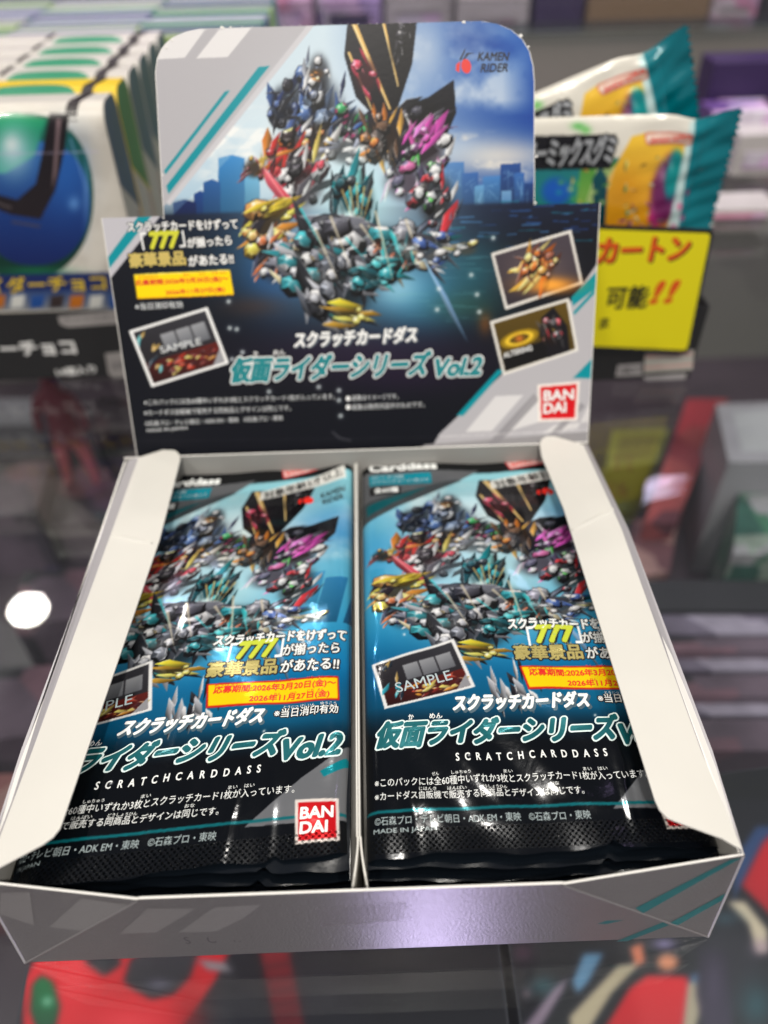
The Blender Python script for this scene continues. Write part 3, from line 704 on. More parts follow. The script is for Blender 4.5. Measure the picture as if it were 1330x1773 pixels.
# torn paper nubs and perforated edges
b = MB(); rnd = random.Random(8)
def nub(u, v, r):
    k = 7; c = hl(u, v, .05); base = len(b.v)
    pts = [hl(u+r*rnd.uniform(.6,1.2)*math.cos(6.283*i/k), v+r*rnd.uniform(.5,1.1)*math.sin(6.283*i/k), rnd.uniform(.0,.12)) for i in range(k)]
    b.add([hl(u, v, .22)]+pts, [(0, 1+i, 1+(i+1)%k) for i in range(k)])
for x, y, r in ((298,67,.9), (288,80,.8), (385,46,1.0), (400,45,.6), (803,36,1.0), (902,60,1.0), (915,78,.6), (927,348,.7), (929,268,.7), (283,374,.6), (281,300,.5)): nub(*h_uv(x, y+3), r*.6)
for (x0, y0, x1, y1, n) in ((1040,352,1020,745,62), (176,380,234,776,58), (400,47.5,600,42,14), (560,43,850,39,16)):
    for i in range(n):
        t = (i+rnd.random()*.6)/n; nub(*h_uv(x0+(x1-x0)*t, y0+(y1-y0)*t), rnd.uniform(.08,.17))
b.build('torn_edge', M['edge_card'], head)
ink = Ink(h_uv)
for t_, a_, b_, h_ in (('スクラッチカードをけずって', (222,402), (412,396), 17), ('777', (262,430), (310,428), 27), ('が揃ったら', (326,429), (402,424), 17), ('豪華景品', (226,463), (322,458), 24), ('があたる!!', (328,461), (405,456), 18)): ink.text('halo', t_, a_, b_, h_, bold=.12, off=.07)
ink.text('w', 'スクラッチカードをけずって', (222,402), (412,396), 17, bold=.035)
ink.text('w', '「', (248,433), (258,432), 30, bold=.01); ink.text('w', '」', (312,428), (322,427), 28, bold=.01)
ink.text('lime', '777', (262,430), (310,428), 27, bold=.06, shear=.12)
ink.text('w', 'が揃ったら', (326,429), (402,424), 17, bold=.035)
ink.text('gold', '豪華景品', (226,463), (322,458), 24, bold=.045)
ink.text('w', 'があたる!!', (328,461), (405,456), 18, bold=.035)
ink.text('red', '応募期間:2026年3月20日(金)～', (236,496), (396,488), 11, bold=.03)
ink.text('red', '2026年11月27日(金)', (288,512), (390,506), 10, bold=.03)
for t_, x0, x1, y in (('おうぼきかん',240,275,482), ('ねん',318,330,478), ('がつ',346,356,477), ('にち',368,378,475), ('きん',382,392,474)): ink.text('red', t_, (x0,y), (x1,y-1), 4)
ink.text('dim', '※当日消印有効', (235,537), (317,533), 12, bold=.01)
ink.text('dim', 'SAMPLE', (279,612), (350,596), 12, bold=.01)
for k, gr, of, sh_ in (('shade', .085, .07, (.35,-.45)), ('w', .05, .14, (0,0))):
    ink.text(k, 'スクラッチカードダス', (512,602), (722,592), 27, bold=gr, shear=.18, grow=1, off=of, shift=sh_)
def title(i, a, b_, c, d, h1, h2, k1, k2):
    for key, gr, of in ((k2, .105, .12), (k1, .052, .17)):
        i.text(key, '仮面ライダーシリーズ', a, b_, h1, bold=gr, shear=.28, grow=1, off=of)
        i.text(key, 'Vol.2', c, d, h2, bold=gr, shear=.28, grow=1, off=of)
title(ink, (404,662), (742,650), (752,652), (834,648), 42, 30, 'teal', 'outline')
ink.text('w', 'か', (440,617), (448,616), 9, bold=.02); ink.text('w', 'めん', (474,615), (494,614), 9, bold=.02)
ink.text('dim', '※このパックには全60種中いずれか3枚とスクラッチカード1枚が入っています。', (250,702), (580,691), 10)
ink.text('dim', '※カードダス自販機で販売する同商品とデザインは同じです。', (250,720), (504,711), 10)
ink.text('dim', '©石森プロ・テレビ朝日・ADK EM・東映　©石森プロ・東映', (252,738), (490,728), 9)
ink.text('dim', 'MADE IN JAPAN', (255,750), (325,745), 7)
ink.text('dim', '画像はイメージです。', (610,694), (690,691), 10); ink.text('dim', '画像は発売作品中のものです。', (610,710), (735,705), 10)
ink.ellipse('w', (603,690), 4, 4.5); ink.ellipse('w', (603,705), 4, 4.5)
ink.text('w', 'ALTERING', (873,620), (922,606), 9, bold=.02)
for t_, a, b_ in (('BAN', (942,694), (993,691)), ('DAI', (942,716), (980,713))): ink.text('logo', t_, a, b_, 17, bold=.035)
ink.text('blk', 'KAMEN', (828,105), (880,105), 14, bold=.025, shear=.2); ink.text('blk', 'RIDER', (833,125), (880,124), 14, bold=.025, shear=.2)
ink.ellipse('red', (807,115), 8.5, 12.5, -.15); ink.poly('red', [(797,106),(795,126),(789,122),(790,112)])
ink.poly('blk', [(795,104),(803,88),(806,83),(805,90),(798,105)]); ink.poly('blk', [(801,104),(808,92),(822,92),(811,95),(803,105)])
ink.build(hl, {'w': ('white_lettering', M['white_ink']), 'shade': ('lettering_shadow', mat('title_shadow', (.10,.12,.15), .4)), 'halo': ('lettering_halo', M['black_ink']), 'lime': ('number_lettering', M['lime_ink']), 'gold': ('gold_lettering', M['gold_ink']), 'red': ('date_lettering', M['red_ink']),
    'dim': ('small_print', M['dim_ink']), 'outline': ('title_outline', M['white_ink']), 'teal': ('title_lettering', M['teal_ink']), 'logo': ('logo_lettering', M['white_ink']), 'blk': ('emblem_lettering', M['black_ink'])}, head)

# ================================================================== card packs
ZP = 26.0
def r_uv(x, y): P = at_z(x, y, ZP); return P[0], P[1]
_bl = lambda u, v: (-85.5089+1.112*u+.1411*v-.001806*u*v, -4.944+.0802*u+1.0073*v+.000014*u*v)
def l_uv(x, y):
    P = at_z(x, y, 25.0); u, v = 60.0, 60.0
    for _ in range(30):
        X, Y = _bl(u, v); u += (P[0]-X)*.8; v += (P[1]-Y)*.8
    return u, v
def p_shape(u, v, seed):
    """height of the film above its plane: pillow in the middle, flat seals, soft dents, edges that drop"""
    r = np.random.RandomState(seed); z = 0.0
    body = 1/(1+np.exp(-(v-13)/1.6))*(1/(1+np.exp((v-113)/2.2)))
    z = z+.75*body*np.sin(np.clip((u-1)/73, 0, 1)*math.pi)**.5
    for i in range(9):
        a = r.uniform(-.5, .5); fx, fy = r.uniform(.05, .22), r.uniform(.03, .13); ph = r.uniform(0, 6.28)
        z = z+.085*np.sin((u*math.cos(a)+v*math.sin(a))*fx*2+(v*math.cos(a)-u*math.sin(a))*fy*2+ph)*(.35+.65*body)
    for i in range(16):      # pulled creases running in from the seals and edges
        x0 = r.uniform(6, 68); y0 = r.choice([13.0, 14.0, 30.0, 62.0, 95.0, 112.0]); th = r.uniform(-.5, .5); Ln = r.uniform(6, 14)
        dx = (u-x0)*math.cos(th)-(v-y0)*math.sin(th)*.2; z = z+.14*np.exp(-(dx/r.uniform(.8, 1.5))**2-((v-y0)/Ln)**2)
    z = z-2.4*np.exp(-(u-.8)/1.3)-2.4*np.exp(-(74.2-u)/1.3)
    seal = np.exp(-((v-3)/5)**2)+np.exp(-((v-130)/7)**2)
    return z+seal*.3*np.sin(u*.21+seed)+.35*np.exp(-((v-131)/6)**2)*np.sin(u*.1+seed*2)
def place_r(u, v, off=0.0):
    u, v = np.asarray(u, float), np.asarray(v, float)
    return np.stack(np.broadcast_arrays(u+0*v, v+0*u, ZP-.35+p_shape(u, v, 3)+off), -1)
def place_l(u, v, off=0.0):
    u, v = np.asarray(u, float), np.asarray(v, float); X, Y = _bl(u, v)
    k = np.clip(-67-X, 0, None); X = np.where(X < -67, -67-6.6*(1-np.exp(-k/6.6)), X); dz = -2.5*(1-np.exp(-k/7))
    lift = 4.0*np.clip((u-45)/29, 0, 1)**2*np.clip((v-112)/22, 0, 1)**1.5
    zz = 25.0-.35+p_shape(u, v, 5)+off+dz+lift
    return np.stack(np.broadcast_arrays(X, Y, zz), -1)

def pack_T(x, y):
    d = y-125.0
    return 848+(x-620)*1.03, 872+.50*d+.00027*d*d
pk = Sheet(560, 770, 1320, 1520, (6,12,20))
def paint_pack(s):
    X, Y = np.meshgrid(np.arange(s.w)+s.x0, np.arange(s.h)+s.y0)
    t = np.clip((Y-830)/330, 0, 1)[..., None]; bgc = (1-t)*np.array((140,210,224))+t*np.array((0,116,176))
    k = np.clip((Y-1130)/170, 0, 1)[..., None]; bgc = bgc*(1-k)+np.array((6,40,54))*k
    k = np.clip((Y-1225)/60, 0, 1)[..., None]; bgc = bgc*(1-k)+np.array((5,9,15))*k
    s.a[:] = bgc
    s.glow((845,885), 130, 40, (206,232,236), .8); s.noise((640,830,1200,960), 80, (226,240,240), .7, .5, .7, 21, .5)
    s.glow((1010,900), 80, 40, (20,110,190), .6); s.glow((660,960), 60, 60, (10,130,200), .6)
    for x, w, top, c in ((640,26,985,(20,140,196)), (1000,30,975,(20,120,180)), (1035,40,985,(14,96,156)), (1090,60,990,(12,80,140)), (970,24,992,(60,160,200))):
        s.poly([(x,top),(x+w,top-2),(x+w+8,1060),(x+4,1060)], c, np.array(c)*.6, alpha=.8)
    s.glow((840,1040), 170, 60, (60,190,214), .5); s.glow((700,1150), 120, 40, (8,80,120), .6); s.glow((1000,1200), 160, 30, (10,110,150), .7)
    s.T = pack_T; crystal_art(s, True); s.T = lambda x, y: (x, y)
    # lower figure-less pleated banner, pale grey under the core
    rnd = random.Random(9)
    for i in range(22):
        x = rnd.uniform(850,930); y = rnd.uniform(1150,1225); shard(s, rnd, x, y, rnd.uniform(30,60), rnd.uniform(6,14), 1.2+rnd.uniform(-.3,.3), rnd.choice([(150,152,158),(200,200,204),(60,60,66),(24,24,30)]))
    # head strip
    s.poly([(560,770),(1320,770),(1320,806),(1000,806),(860,816),(640,822),(560,824)], (10,12,16), soft=2)
    s.poly([(560,818),(830,812),(800,828),(700,872),(632,902),(560,940)], (96,98,102)); s.poly([(560,880),(632,868),(700,850),(790,828),(800,830),(700,872),(632,905),(560,940)], (58,66,70), alpha=.8)
    s.poly([(634,874),(720,846),(740,842),(636,892)], (6,90,98), alpha=.9)
    s.poly([(639,822),(746,818),(748,836),(640,840)], (0,138,158)); s.poly([(640,843),(694,841),(694,854),(641,856)], (20,20,24))
    # sample card, date box is added for both packs in surface coordinates below
    sample_card(s, [(646,1150),(784,1110),(820,1190),(668,1226)], 5)
    # lower right silver corner
    s.poly([(1125,1320),(1180,1270),(1240,1270),(1260,1400),(1060,1402)], (112,114,118)); s.poly([(1150,1312),(1185,1290),(1200,1300),(1160,1322)], (0,128,140))
    s.poly([(600,1404),(1140,1386),(1260,1382),(1260,1388),(1140,1391),(600,1409)], (10,104,112))
    s.poly([(560,1410),(1320,1394),(1320,1520),(560,1520)], (6,10,16))
    sparkle(s, [(812,1212),(842,1222),(690,1290),(812,1310),(850,1250),(760,1245),(1030,1240),(700,1100)], 3)
paint_pack(pk)
def uv_poly(pts_l):
    """left-pack pixels to the print sheet"""
    out = []
    for x, y in pts_l:
        u, v = l_uv(x, y); q = project(np.array([u, v, ZP])); out.append((q[0], q[1]))
    return out
pk.poly(uv_poly([(359,1187),(586,1170),(588,1212),(357,1228)]), (214,30,20)); pk.poly(uv_poly([(362,1189),(584,1173),(585,1209),(361,1224)]), (255,220,8))
q = uv_poly([(511,1385),(586,1379),(588,1453),(511,1461)]); logo_block(pk, q[0], q[1], q[2], q[3])
q = uv_poly([(452,851),(597,812),(600,830),(449,866)]); pk.poly(q, (232,232,226))
q = uv_poly([(488,815),(590,788),(592,803),(491,829)]); pk.poly(q, (220,80,84), soft=1)
q = uv_poly([(491,817),(587,792),(589,801),(494,826)]); pk.poly(q, (246,214,208))

ri, li = Ink(r_uv), Ink(l_uv)
R_TXT = [('w','Carddass',(640,815),(756,812),11,dict(bold=.05)), ('pale','カード3枚',(644,829),(700,827),6,{}), ('pale','スクラッチカード1枚入り',(644,837),(742,833),6,{}), ('w','全60種',(648,853),(690,851),9,dict(bold=.02)),
    ('pale','SAMPLE',(688,1200),(784,1178),18,dict(bold=.0)),
    ('shade','スクラッチカードダス',(788,1232),(1022,1226),27,dict(bold=.085,shear=.2,grow=1,off=.08,shift=(.4,-.5))), ('w','スクラッチカードダス',(788,1232),(1022,1226),27,dict(bold=.05,shear=.2,grow=1,off=.15)),
    ('w','か',(708,1247),(717,1246),9,dict(bold=.02)), ('w','めん',(744,1246),(766,1245),9,dict(bold=.02)),
    ('w','SCRATCHCARDDASS',(790,1320),(1052,1310),13,dict(bold=.02,space=2.3)),
    ('w','※このパックには全60種中いずれか3枚とスクラッチカード1枚が入っています。',(649,1363),(1122,1348),15,dict(bold=.006)),
    ('w','※カードダス自販機で販売する同商品とデザインは同じです。',(649,1386),(1012,1377),14,dict(bold=.006)),
    ('dim','©石森プロ・テレビ朝日・ADK EM・東映　©石森プロ・東映',(649,1428),(1024,1418),15,dict(bold=.004)), ('dim','MADE IN JAPAN',(647,1444),(757,1440),10,{})]
for t_, x0, x1, y in (('ぜん',748,760,1343), ('しゅちゅう',782,815,1342), ('まい',872,888,1339), ('まい',1010,1025,1335), ('はい',1036,1052,1334), ('じはんき',726,756,1369), ('はんばい',775,808,1368), ('どうしょうひん',832,878,1367), ('おな',952,968,1362)): R_TXT.append(('w', t_, (x0,y), (x1,y-.5), 6, {}))
for k_, t_, a, c, h, kw in R_TXT: ri.text(k_, t_, a, c, h, **kw)
title(ri, (655,1294), (1072,1282), (1076,1290), (1175,1284), 43, 34, 'teal', 'outline')
for t_, a_, b_, h_ in (('スクラッチカードをけずって', (370,1120), (598,1106), 18), ('777', (410,1141), (474,1136), 27), ('が揃ったら', (489,1137), (587,1130), 19), ('豪華景品', (357,1176), (478,1166), 25), ('があたる!!', (485,1165), (586,1158), 20), ('※当日消印有効', (474,1243), (585,1235), 15)): li.text('halo', t_, a_, b_, h_, bold=.11, off=.08)
for t_, a, b_, h in (('スクラッチカードをけずって',(370,1120),(598,1106),18),): li.text('w', t_, a, b_, h, bold=.03)
li.text('w', '「', (393,1148), (404,1147), 32, bold=.01); li.text('w', '」', (476,1139), (488,1138), 30, bold=.01)
li.text('lime', '777', (410,1141), (474,1136), 27, bold=.055, shear=.1); li.text('w', 'が揃ったら', (489,1137), (587,1130), 19, bold=.018); li.text('w', 'そろ', (521,1117), (538,1116), 6)
li.text('gold', '豪華景品', (357,1176), (478,1166), 25, bold=.03); li.text('w', 'があたる!!', (485,1165), (586,1158), 20, bold=.02)
for t_, x0, x1, y in (('ごう',365,385,1152), ('か',398,405,1150), ('けい',428,442,1147), ('ひん',456,470,1144)): li.text('gold', t_, (x0,y), (x1,y-1), 6)
li.text('red', '応募期間:2026年3月20日(金)～', (369,1206), (581,1190), 14, bold=.025); li.text('red', '2026年11月27日(金)', (431,1219), (570,1209), 13, bold=.025)
for t_, x0, x1, y in (('おうぼきかん',372,424,1192), ('ねん',476,487,1182), ('がつ',500,512,1180), ('にち',532,543,1178), ('きん',550,561,1177), ('ねん',474,486,1205), ('がつ',502,513,1203), ('にち',532,543,1200), ('きん',550,561,1199)): li.text('red', t_, (x0,y), (x1,y-1), 5)
li.text('w', '※当日消印有効', (474,1243), (585,1235), 15, bold=.01)
for t_, x0, x1, y in (('とうじつ',491,516,1227), ('けしいん',520,545,1225), ('ゆうこう',555,582,1222)): li.text('w', t_, (x0,y), (x1,y-1), 5)
for t_, a, b_, h in (('BAN',(520,1418),(576,1412),19), ('DAI',(519,1443),(566,1438),19)): li.text('logo', t_, a, b_, h, bold=.035)
li.text('blk', '対象年齢3才以上', (458,864), (594,826), 12, bold=.02); li.text('red', 'BANDAI NAMCO', (497,823), (585,799), 6, bold=.02)
li.ellipse('red', (534,866), 9, 6, -.1); li.poly('red', [(523,863),(521,872),(516,871),(518,865)]); li.text('blk', 'KAMEN', (557,862), (598,850), 8, bold=.02, shear=.2); li.text('blk', 'RIDER', (560,873), (596,862), 8, bold=.02, shear=.2)
inks = Ink(None)
for src in (ri, li):
    for k_, (P_, f_, o_) in src.items.items():
        d = inks.items.setdefault(k_, [[], [], []]); base = len(d[0]); d[0] += P_; d[1] += [tuple(base+i for i in q_) for q_ in f_]; d[2] += o_
INKM = {k: mat('foil_'+k, c, .22, metal=mt, coat=.6) for k, c, mt in (('w', (.80,.82,.80), 0), ('pale', (.42,.50,.52), 0), ('shade', (.08,.14,.18), .3), ('lime', (.55,.62,.04), .1), ('gold', (.50,.42,.14), .3), ('red', (.70,.02,.012), 0), ('dim', (.30,.36,.37), 0), ('outline', (.70,.82,.80), 0), ('teal', (.008,.15,.17), .5), ('blk', (.01,.01,.012), 0))}
NAMES = {'halo': ('lettering_halo', INKM['blk']), 'w': ('white_lettering', INKM['w']), 'pale': ('pale_lettering', INKM['pale']), 'shade': ('lettering_shadow', INKM['shade']), 'lime': ('number_lettering', INKM['lime']), 'gold': ('gold_lettering', INKM['gold']), 'red': ('date_lettering', INKM['red']),
    'dim': ('small_print', INKM['dim']), 'outline': ('title_outline', INKM['outline']), 'teal': ('title_lettering', INKM['teal']), 'logo': ('logo_lettering', INKM['w']), 'blk': ('emblem_lettering', INKM['blk'])}
def notch(u, c):
    return 1.3*np.clip(1-np.abs(u-c)/1.6, 0, 1)
M['foil_dark'] = mat('dark_foil', (.004,.006,.009), .16, spec=.25, coat=.25, bump=.25, scale=160)
def top_pack(label, place, u0, u1, v0, v1, nu, nv, nc):
    U, T = np.meshgrid(np.linspace(u0, u1, nu), np.linspace(0, 1, nv)); wav = .35*np.sin(U*.19+v0)+.2*np.sin(U*.53)
    lo = v0+wav+notch(U, nc); V = lo+(v1-lo)*T
    P = place(U, V); c0 = np.array([P[:,:,0].mean(), P[:,:,1].mean(), 0])
    t = empty('card_pack', c0)
    tag(t, label, 'card pack', 'foil card packs in the box')
    col = pk.sample(project(np.stack([U, V, ZP+0*U], -1)))
    grid_obj('printed_film', P-c0, col, M['foil'], t, np.stack([U, V], -1))
    # under side of the film
    Ub, Tb = np.meshgrid(np.linspace(u0, u1, 60), np.linspace(0, 1, 90)); wav = .35*np.sin(Ub*.19+v0)+.2*np.sin(Ub*.53); lo = v0+wav+notch(Ub, nc); Vb = lo+(v1-lo)*Tb
    bulge = .25+1.5*np.sin(np.clip((Tb-.08)/.84, 0, 1)*math.pi)**.4
    Pb = place(Ub, Vb); Pb[..., 2] -= bulge*np.clip(np.minimum(Ub-u0, u1-Ub)/4, 0.1, 1); grid_obj('back_film', (Pb-c0)[:, ::-1], None, M['foil_dark'], t)
    inks.build(lambda u, v, o: place(u, v, o)-c0, NAMES, t)
    return t
top_pack('top foil pack of the left stack, yellow date box and red logo in full view', place_l, 10.0, 74.2, 5.2, 137.0, 330, 590, 60.0)
top_pack('top foil pack of the right stack, tilted SAMPLE card in full view', place_r, .9, 74.2, 4.4, 131.5, 330, 590, 52.0)
def under_pack(label, x0, x1, y0, y1, z, seed, nc, rz):
    U, T = np.meshgrid(np.linspace(0, x1-x0, 120), np.linspace(0, 1, 90)); r = random.Random(seed)
    lo = notch(U, nc)+.4*np.sin(U*.13+seed)+.15*np.sin(U*.6+seed); V = lo+(y1-y0-lo)*T
    zz = .5*np.sin(U*.09+seed)*np.exp(-(V/9)**2)+.12*np.sin(U*.5+seed*3)*np.exp(-(V/6)**2)
    edge = np.minimum(U, (x1-x0)-U); body = np.sin(np.clip((T-.07)/.86, 0, 1)*math.pi)**.4*np.clip(edge/5, 0, 1)
    t = empty('card_pack', (x0, y0, z)); t.rotation_euler = (0, 0, rz)
    tag(t, label, 'card pack', 'foil card packs in the box')
    grid_obj('printed_film', np.stack([U, V, zz+.15], -1), None, M['foil_dark'], t)
    grid_obj('back_film', np.stack([U, V, zz-.15-1.3*body], -1)[:, ::-1], None, M['foil_dark'], t)
nth = ['second', 'third', 'fourth', 'fifth']
for i in range(3):
    under_pack('%s foil pack from the top of the left stack, dark end showing' % nth[i], -72.6, -2.9, 3.3-1.3*i, 128, 22.8-2.7*i, 3+i, 52-i*1.5, 0)
    under_pack('%s foil pack from the top of the right stack, dark end showing' % nth[i], .8, 73.8, 2.7-1.3*i, 128, 22.6-2.7*i, 13+i, 50+i*8, 0)

# ================================================================== chocolate boxes, upper left
ct = empty('chocolate_tray', (-135, 232, 0)); tag(ct, 'black display tray with white katakana on its front, holding the chocolate boxes', 'display tray')
M['black_card'] = mat('black_card', (.010,.010,.011), .5); M['plain_white'] = mat('white_box_card', (.50,.48,.43), .5, var=.05, scale=60)
b = MB()
x0, x1, yb, hh = -150, 54, 150, 34
b.box(x0, x1, 0, .8, 0.3, hh-2); b.box(x0, x1, yb, yb+.8, .3, hh+20); b.box(x0, x0+.8, .8, yb, .3, hh+8); b.box(x1-.8, x1, .8, yb, .3, hh-2); b.box(x0+.8, x1-.8, .8, yb, .3, 1.0)
b.build('tray_body', M['black_card'], ct)
ci = Ink(lambda x, y: (lambda P: (P[0]+135, P[2]))(at_y(x, y, 231.9)))
ci.text('w', '仮面ライダーチョコ', (-165,622), (133,613), 26, bold=.05); ci.text('w', '14個入り', (101,652), (168,645), 14, bold=.04)
ci.poly('pill', [(100,548),(195,538),(240,534),(240,558),(118,567),(104,562)]); ci.poly('pill', [(182,612),(240,606),(240,652),(196,654),(188,648)])
ci.text('k', 'キャラクター', (112,558), (205,550), 8, bold=.0); ci.text('k', '品名', (196,640), (215,638), 14)
ci.build(lambda u, v, o: np.stack([u, 0*u-o, v], -1), {'w': ('tray_lettering', M['white_ink']), 'pill': ('tray_label', mat('pale_label', (.33,.31,.30), .5)), 'k': ('label_lettering', M['grey_ink'])}, ct)
# one box: rounded top edge, front print, side print, dark seam over the top
BW, BH, BD = 84.0, 108.0, 20.2
prof = [(0,1), (0,BH-9)] + [(7-7*math.cos(a), BH-9+9*math.sin(a)) for a in np.linspace(.2, math.pi/2, 7)] + [(BD-5+5*math.sin(a), BH-5+5*math.cos(a)) for a in np.linspace(.2, math.pi/2, 5)] + [(BD, 1)]
def prof_body(mb, x0, x1, pr, off=0):
    n = len(pr); mb.add([(x0, y, z) for y, z in pr]+[(x1, y, z) for y, z in pr], [tuple(range(n))[::-1], tuple(range(n, 2*n))]+[(i, n+i, n+(i+1)%n, (i+1)%n)[::-1] for i in range(n)])
def grow(pr, d):
    p = np.array(pr); c = np.array([BD/2, BH/2]); out = []
    for y, z in p: out.append((y+d*np.sign(y-BD/2), z+d*(1 if z > BH-10 else 0)))
    return out
cs = Sheet(-160, 150, 240, 560, (214,208,196))
def paint_choc(s):
    s.a[:] = np.array((206,200,188)); s.noise((-160,150,240,560), 60, (236,232,222), .6, .45, .65, 5)
    el = lambda cx, cy, rx, ry, n=50, p=2.2: [(cx+rx*abs(math.cos(t))**(2/p)*np.sign(math.cos(t)), cy+ry*abs(math.sin(t))**(2/p)*np.sign(math.sin(t))) for t in np.linspace(0, 6.283, n)[:-1]]
    s.poly(el(44,340,118,144), (10,92,62), (8,50,40))
    s.poly(el(60,352,96,108), (34,96,176), (14,34,96), soft=2)
    s.poly([(-60,205),(30,196),(80,206),(60,270),(10,300),(-60,300)], (16,140,84), (60,170,150), soft=3)
    s.glow((24,262), 34, 44, (176,220,230), .9); s.glow((20,250), 14, 16, (240,250,250), .8)
    s.glow((128,352), 10, 12, (120,170,230), .8); s.glow((110,300), 40, 70, (40,110,200), .5)
    # dark ribbon wound diagonally round the ball
    s.poly([(86,196),(120,196),(112,260),(96,330),(70,380),(20,372),(-30,352),(-30,330),(30,346),(62,318),(74,262)], (24,18,22), (34,26,30), soft=1)
    s.line((-60,268),(170,262), 2.5, (200,190,220), .6); s.glow((150,330), 6, 60, (120,170,230), .5); s.line((122,240),(150,330), 3, (150,190,240), .6, 1); s.line((70,392),(20,384), 4, (80,70,76), .8); s.line((-20,346),(20,360), 3, (120,110,110), .7)  # gloss streak and highlights drawn into the ball print
    s.glow((60,470), 60, 8, (20,120,80), .7)
    s.poly([(98,205),(106,206),(98,300),(90,330)], (120,100,104), soft=2)
    s.poly([(-160,480),(240,470),(240,505),(-160,512)], (22,40,96)); s.poly([(-160,505),(240,502),(240,535),(-160,540)], (46,70,120), (150,150,150), soft=2)
    for i, x in enumerate(range(-150, 240, 34)): s.poly([(x,512),(x+24,510),(x+20,532),(x-2,534)], [(190,110,40),(220,220,214),(40,80,150),(60,50,50)][i % 4], soft=3)
paint_choc(cs)
M['box_print'] = print_mat('box_print', .3, coat=.3)
M['side_blue'] = mat('side_blue', (.012,.03,.13), .3, var=.4, scale=90); M['side_green'] = mat('side_green', (.008,.11,.06), .3, var=.4, scale=90); M['side_grey'] = mat('side_grey', (.36,.37,.33), .5, var=.08, scale=150); M['side_red'] = mat('side_red', (.30,.05,.03), .5)
M['seam'] = mat('seam_brown', (.02,.014,.014), .35); M['dome_green'] = mat('dome_green', (.012,.22,.11), .35); M['box_yellow'] = mat('box_yellow', (.72,.50,.015), .4)
def choc_box(body_m, side_m, label, loc, face):
    t = empty('chocolate_box', loc); tag(t, label, 'chocolate box', 'chocolate boxes in the black tray')
    b = MB(); prof_body(b, -BW/2, BW/2, prof); b.build('box_body', body_m, t)
    b = MB(); g2 = grow(prof, .12); gi = [p for p in g2 if p[1] > (BH-8.9 if face else 40)]
    n = len(gi); xs = lambda z, y: 27+(3 if z > BH-8 else 3-(BH-z)*.12)+y*.25
    vs = []
    for y, z in gi: vs += [(xs(z, y)-2.2, y, z), (xs(z, y)+2.2, y, z)]
    b.add(vs, [(2*i, 2*i+2, 2*i+3, 2*i+1)[::-1] for i in range(n-1)]); b.build('seam_band', M['seam'], t)
    # the side towards the viewer: coloured upper part, grey lower panel with a red line
    xo = BW/2+.08; b = MB(); up = [p for p in prof if p[1] > 60][::-1]
    b.add([(xo, y, z) for y, z in [(BD-.5, 64), (.5, 80)]]+[(xo, min(max(y,.5),BD-.5), z-.4) for y, z in [p for p in prof if p[1] > 81]], [tuple(range(2+len([p for p in prof if p[1] > 81])))[::-1]]); b.build('side_print', side_m, t)
    b = MB(); b.add([(xo, .5, 2), (xo, BD-.5, 2), (xo, BD-.5, 63), (xo, .5, 79)], [(0,1,2,3)]); b.build('side_panel', M['side_grey'], t)
    b = MB(); b.add([(xo+.05, BD-4, 2), (xo+.05, BD-3, 2), (xo+.05, BD-3, 64), (xo+.05, BD-4, 65)], [(0,1,2,3)]); b.build('side_line', M['side_red'], t)
    if not face:      # green curve of the print reaching over the top edge
        b = MB(); k = 16; vs = [(-13, 3.2, BH+.0)]
        arcp = [(10+17*math.cos(a), .9+7.5*math.sin(a)) for a in np.linspace(0, math.pi, k)]
        def topz(y): return (BH-9+9*math.sin(math.acos(max(-1, min(1, (7-y)/7)))) if y < 7 else BH)+.18
        vs = []; m_ = 10
        for x, y in arcp:
            for j in range(m_):
                yy = .9+(y-.9)*j/(m_-1); vs.append((x, yy, topz(yy)))
        b.add(vs, [(m_*i+j, m_*i+j+1, m_*i+m_+j+1, m_*i+m_+j) for i in range(k-1) for j in range(m_-1)]); b.build('green_dome', M['dome_green'], t)
        b = MB(); b.box(-9.5, -7.6, 5, BD-2, BH-.2, BH+.22); b.build('top_slit', M['seam'], t)
    return t
def face_on(t, loc):
    z = np.concatenate([np.linspace(2, BH-9, 190), BH-9+9*np.sin(np.linspace(.2, 1.5, 24))]); y = np.concatenate([np.zeros(190), 7-7*np.cos(np.linspace(.2, 1.5, 24))])-.15
    X = np.linspace(-BW/2+.3, BW/2-.3, 200); P = np.stack([X[None, :]+0*z[:, None], y[:, None]+0*X[None, :], z[:, None]+0*X[None, :]], -1)
    flat = np.stack([P[..., 0], 0*P[..., 0], P[..., 2]], -1)
    c = cs.sample(project(P+np.array(loc)))
    grid_obj('front_print', P, c, M['box_print'], t)
    i = Ink(lambda x, y: (lambda P: (P[0]-loc[0], P[2]))(at_y(x, y, loc[1]-.2)))
    for key, gr, of in (('o', .10, .25), ('y', .03, .32)): i.text(key, '仮面ライダーチョコ', (-125,512), (186,502), 27, bold=gr, grow=1, off=of, shear=.1)
    i.build(lambda u, v, o: np.stack([u, 0*u-o, v], -1), {'o': ('title_outline', M['side_blue']), 'y': ('title_lettering', M['yellow_ink'])}, t)
X1, X2, Y0 = -130.0, -217.0, 239.0
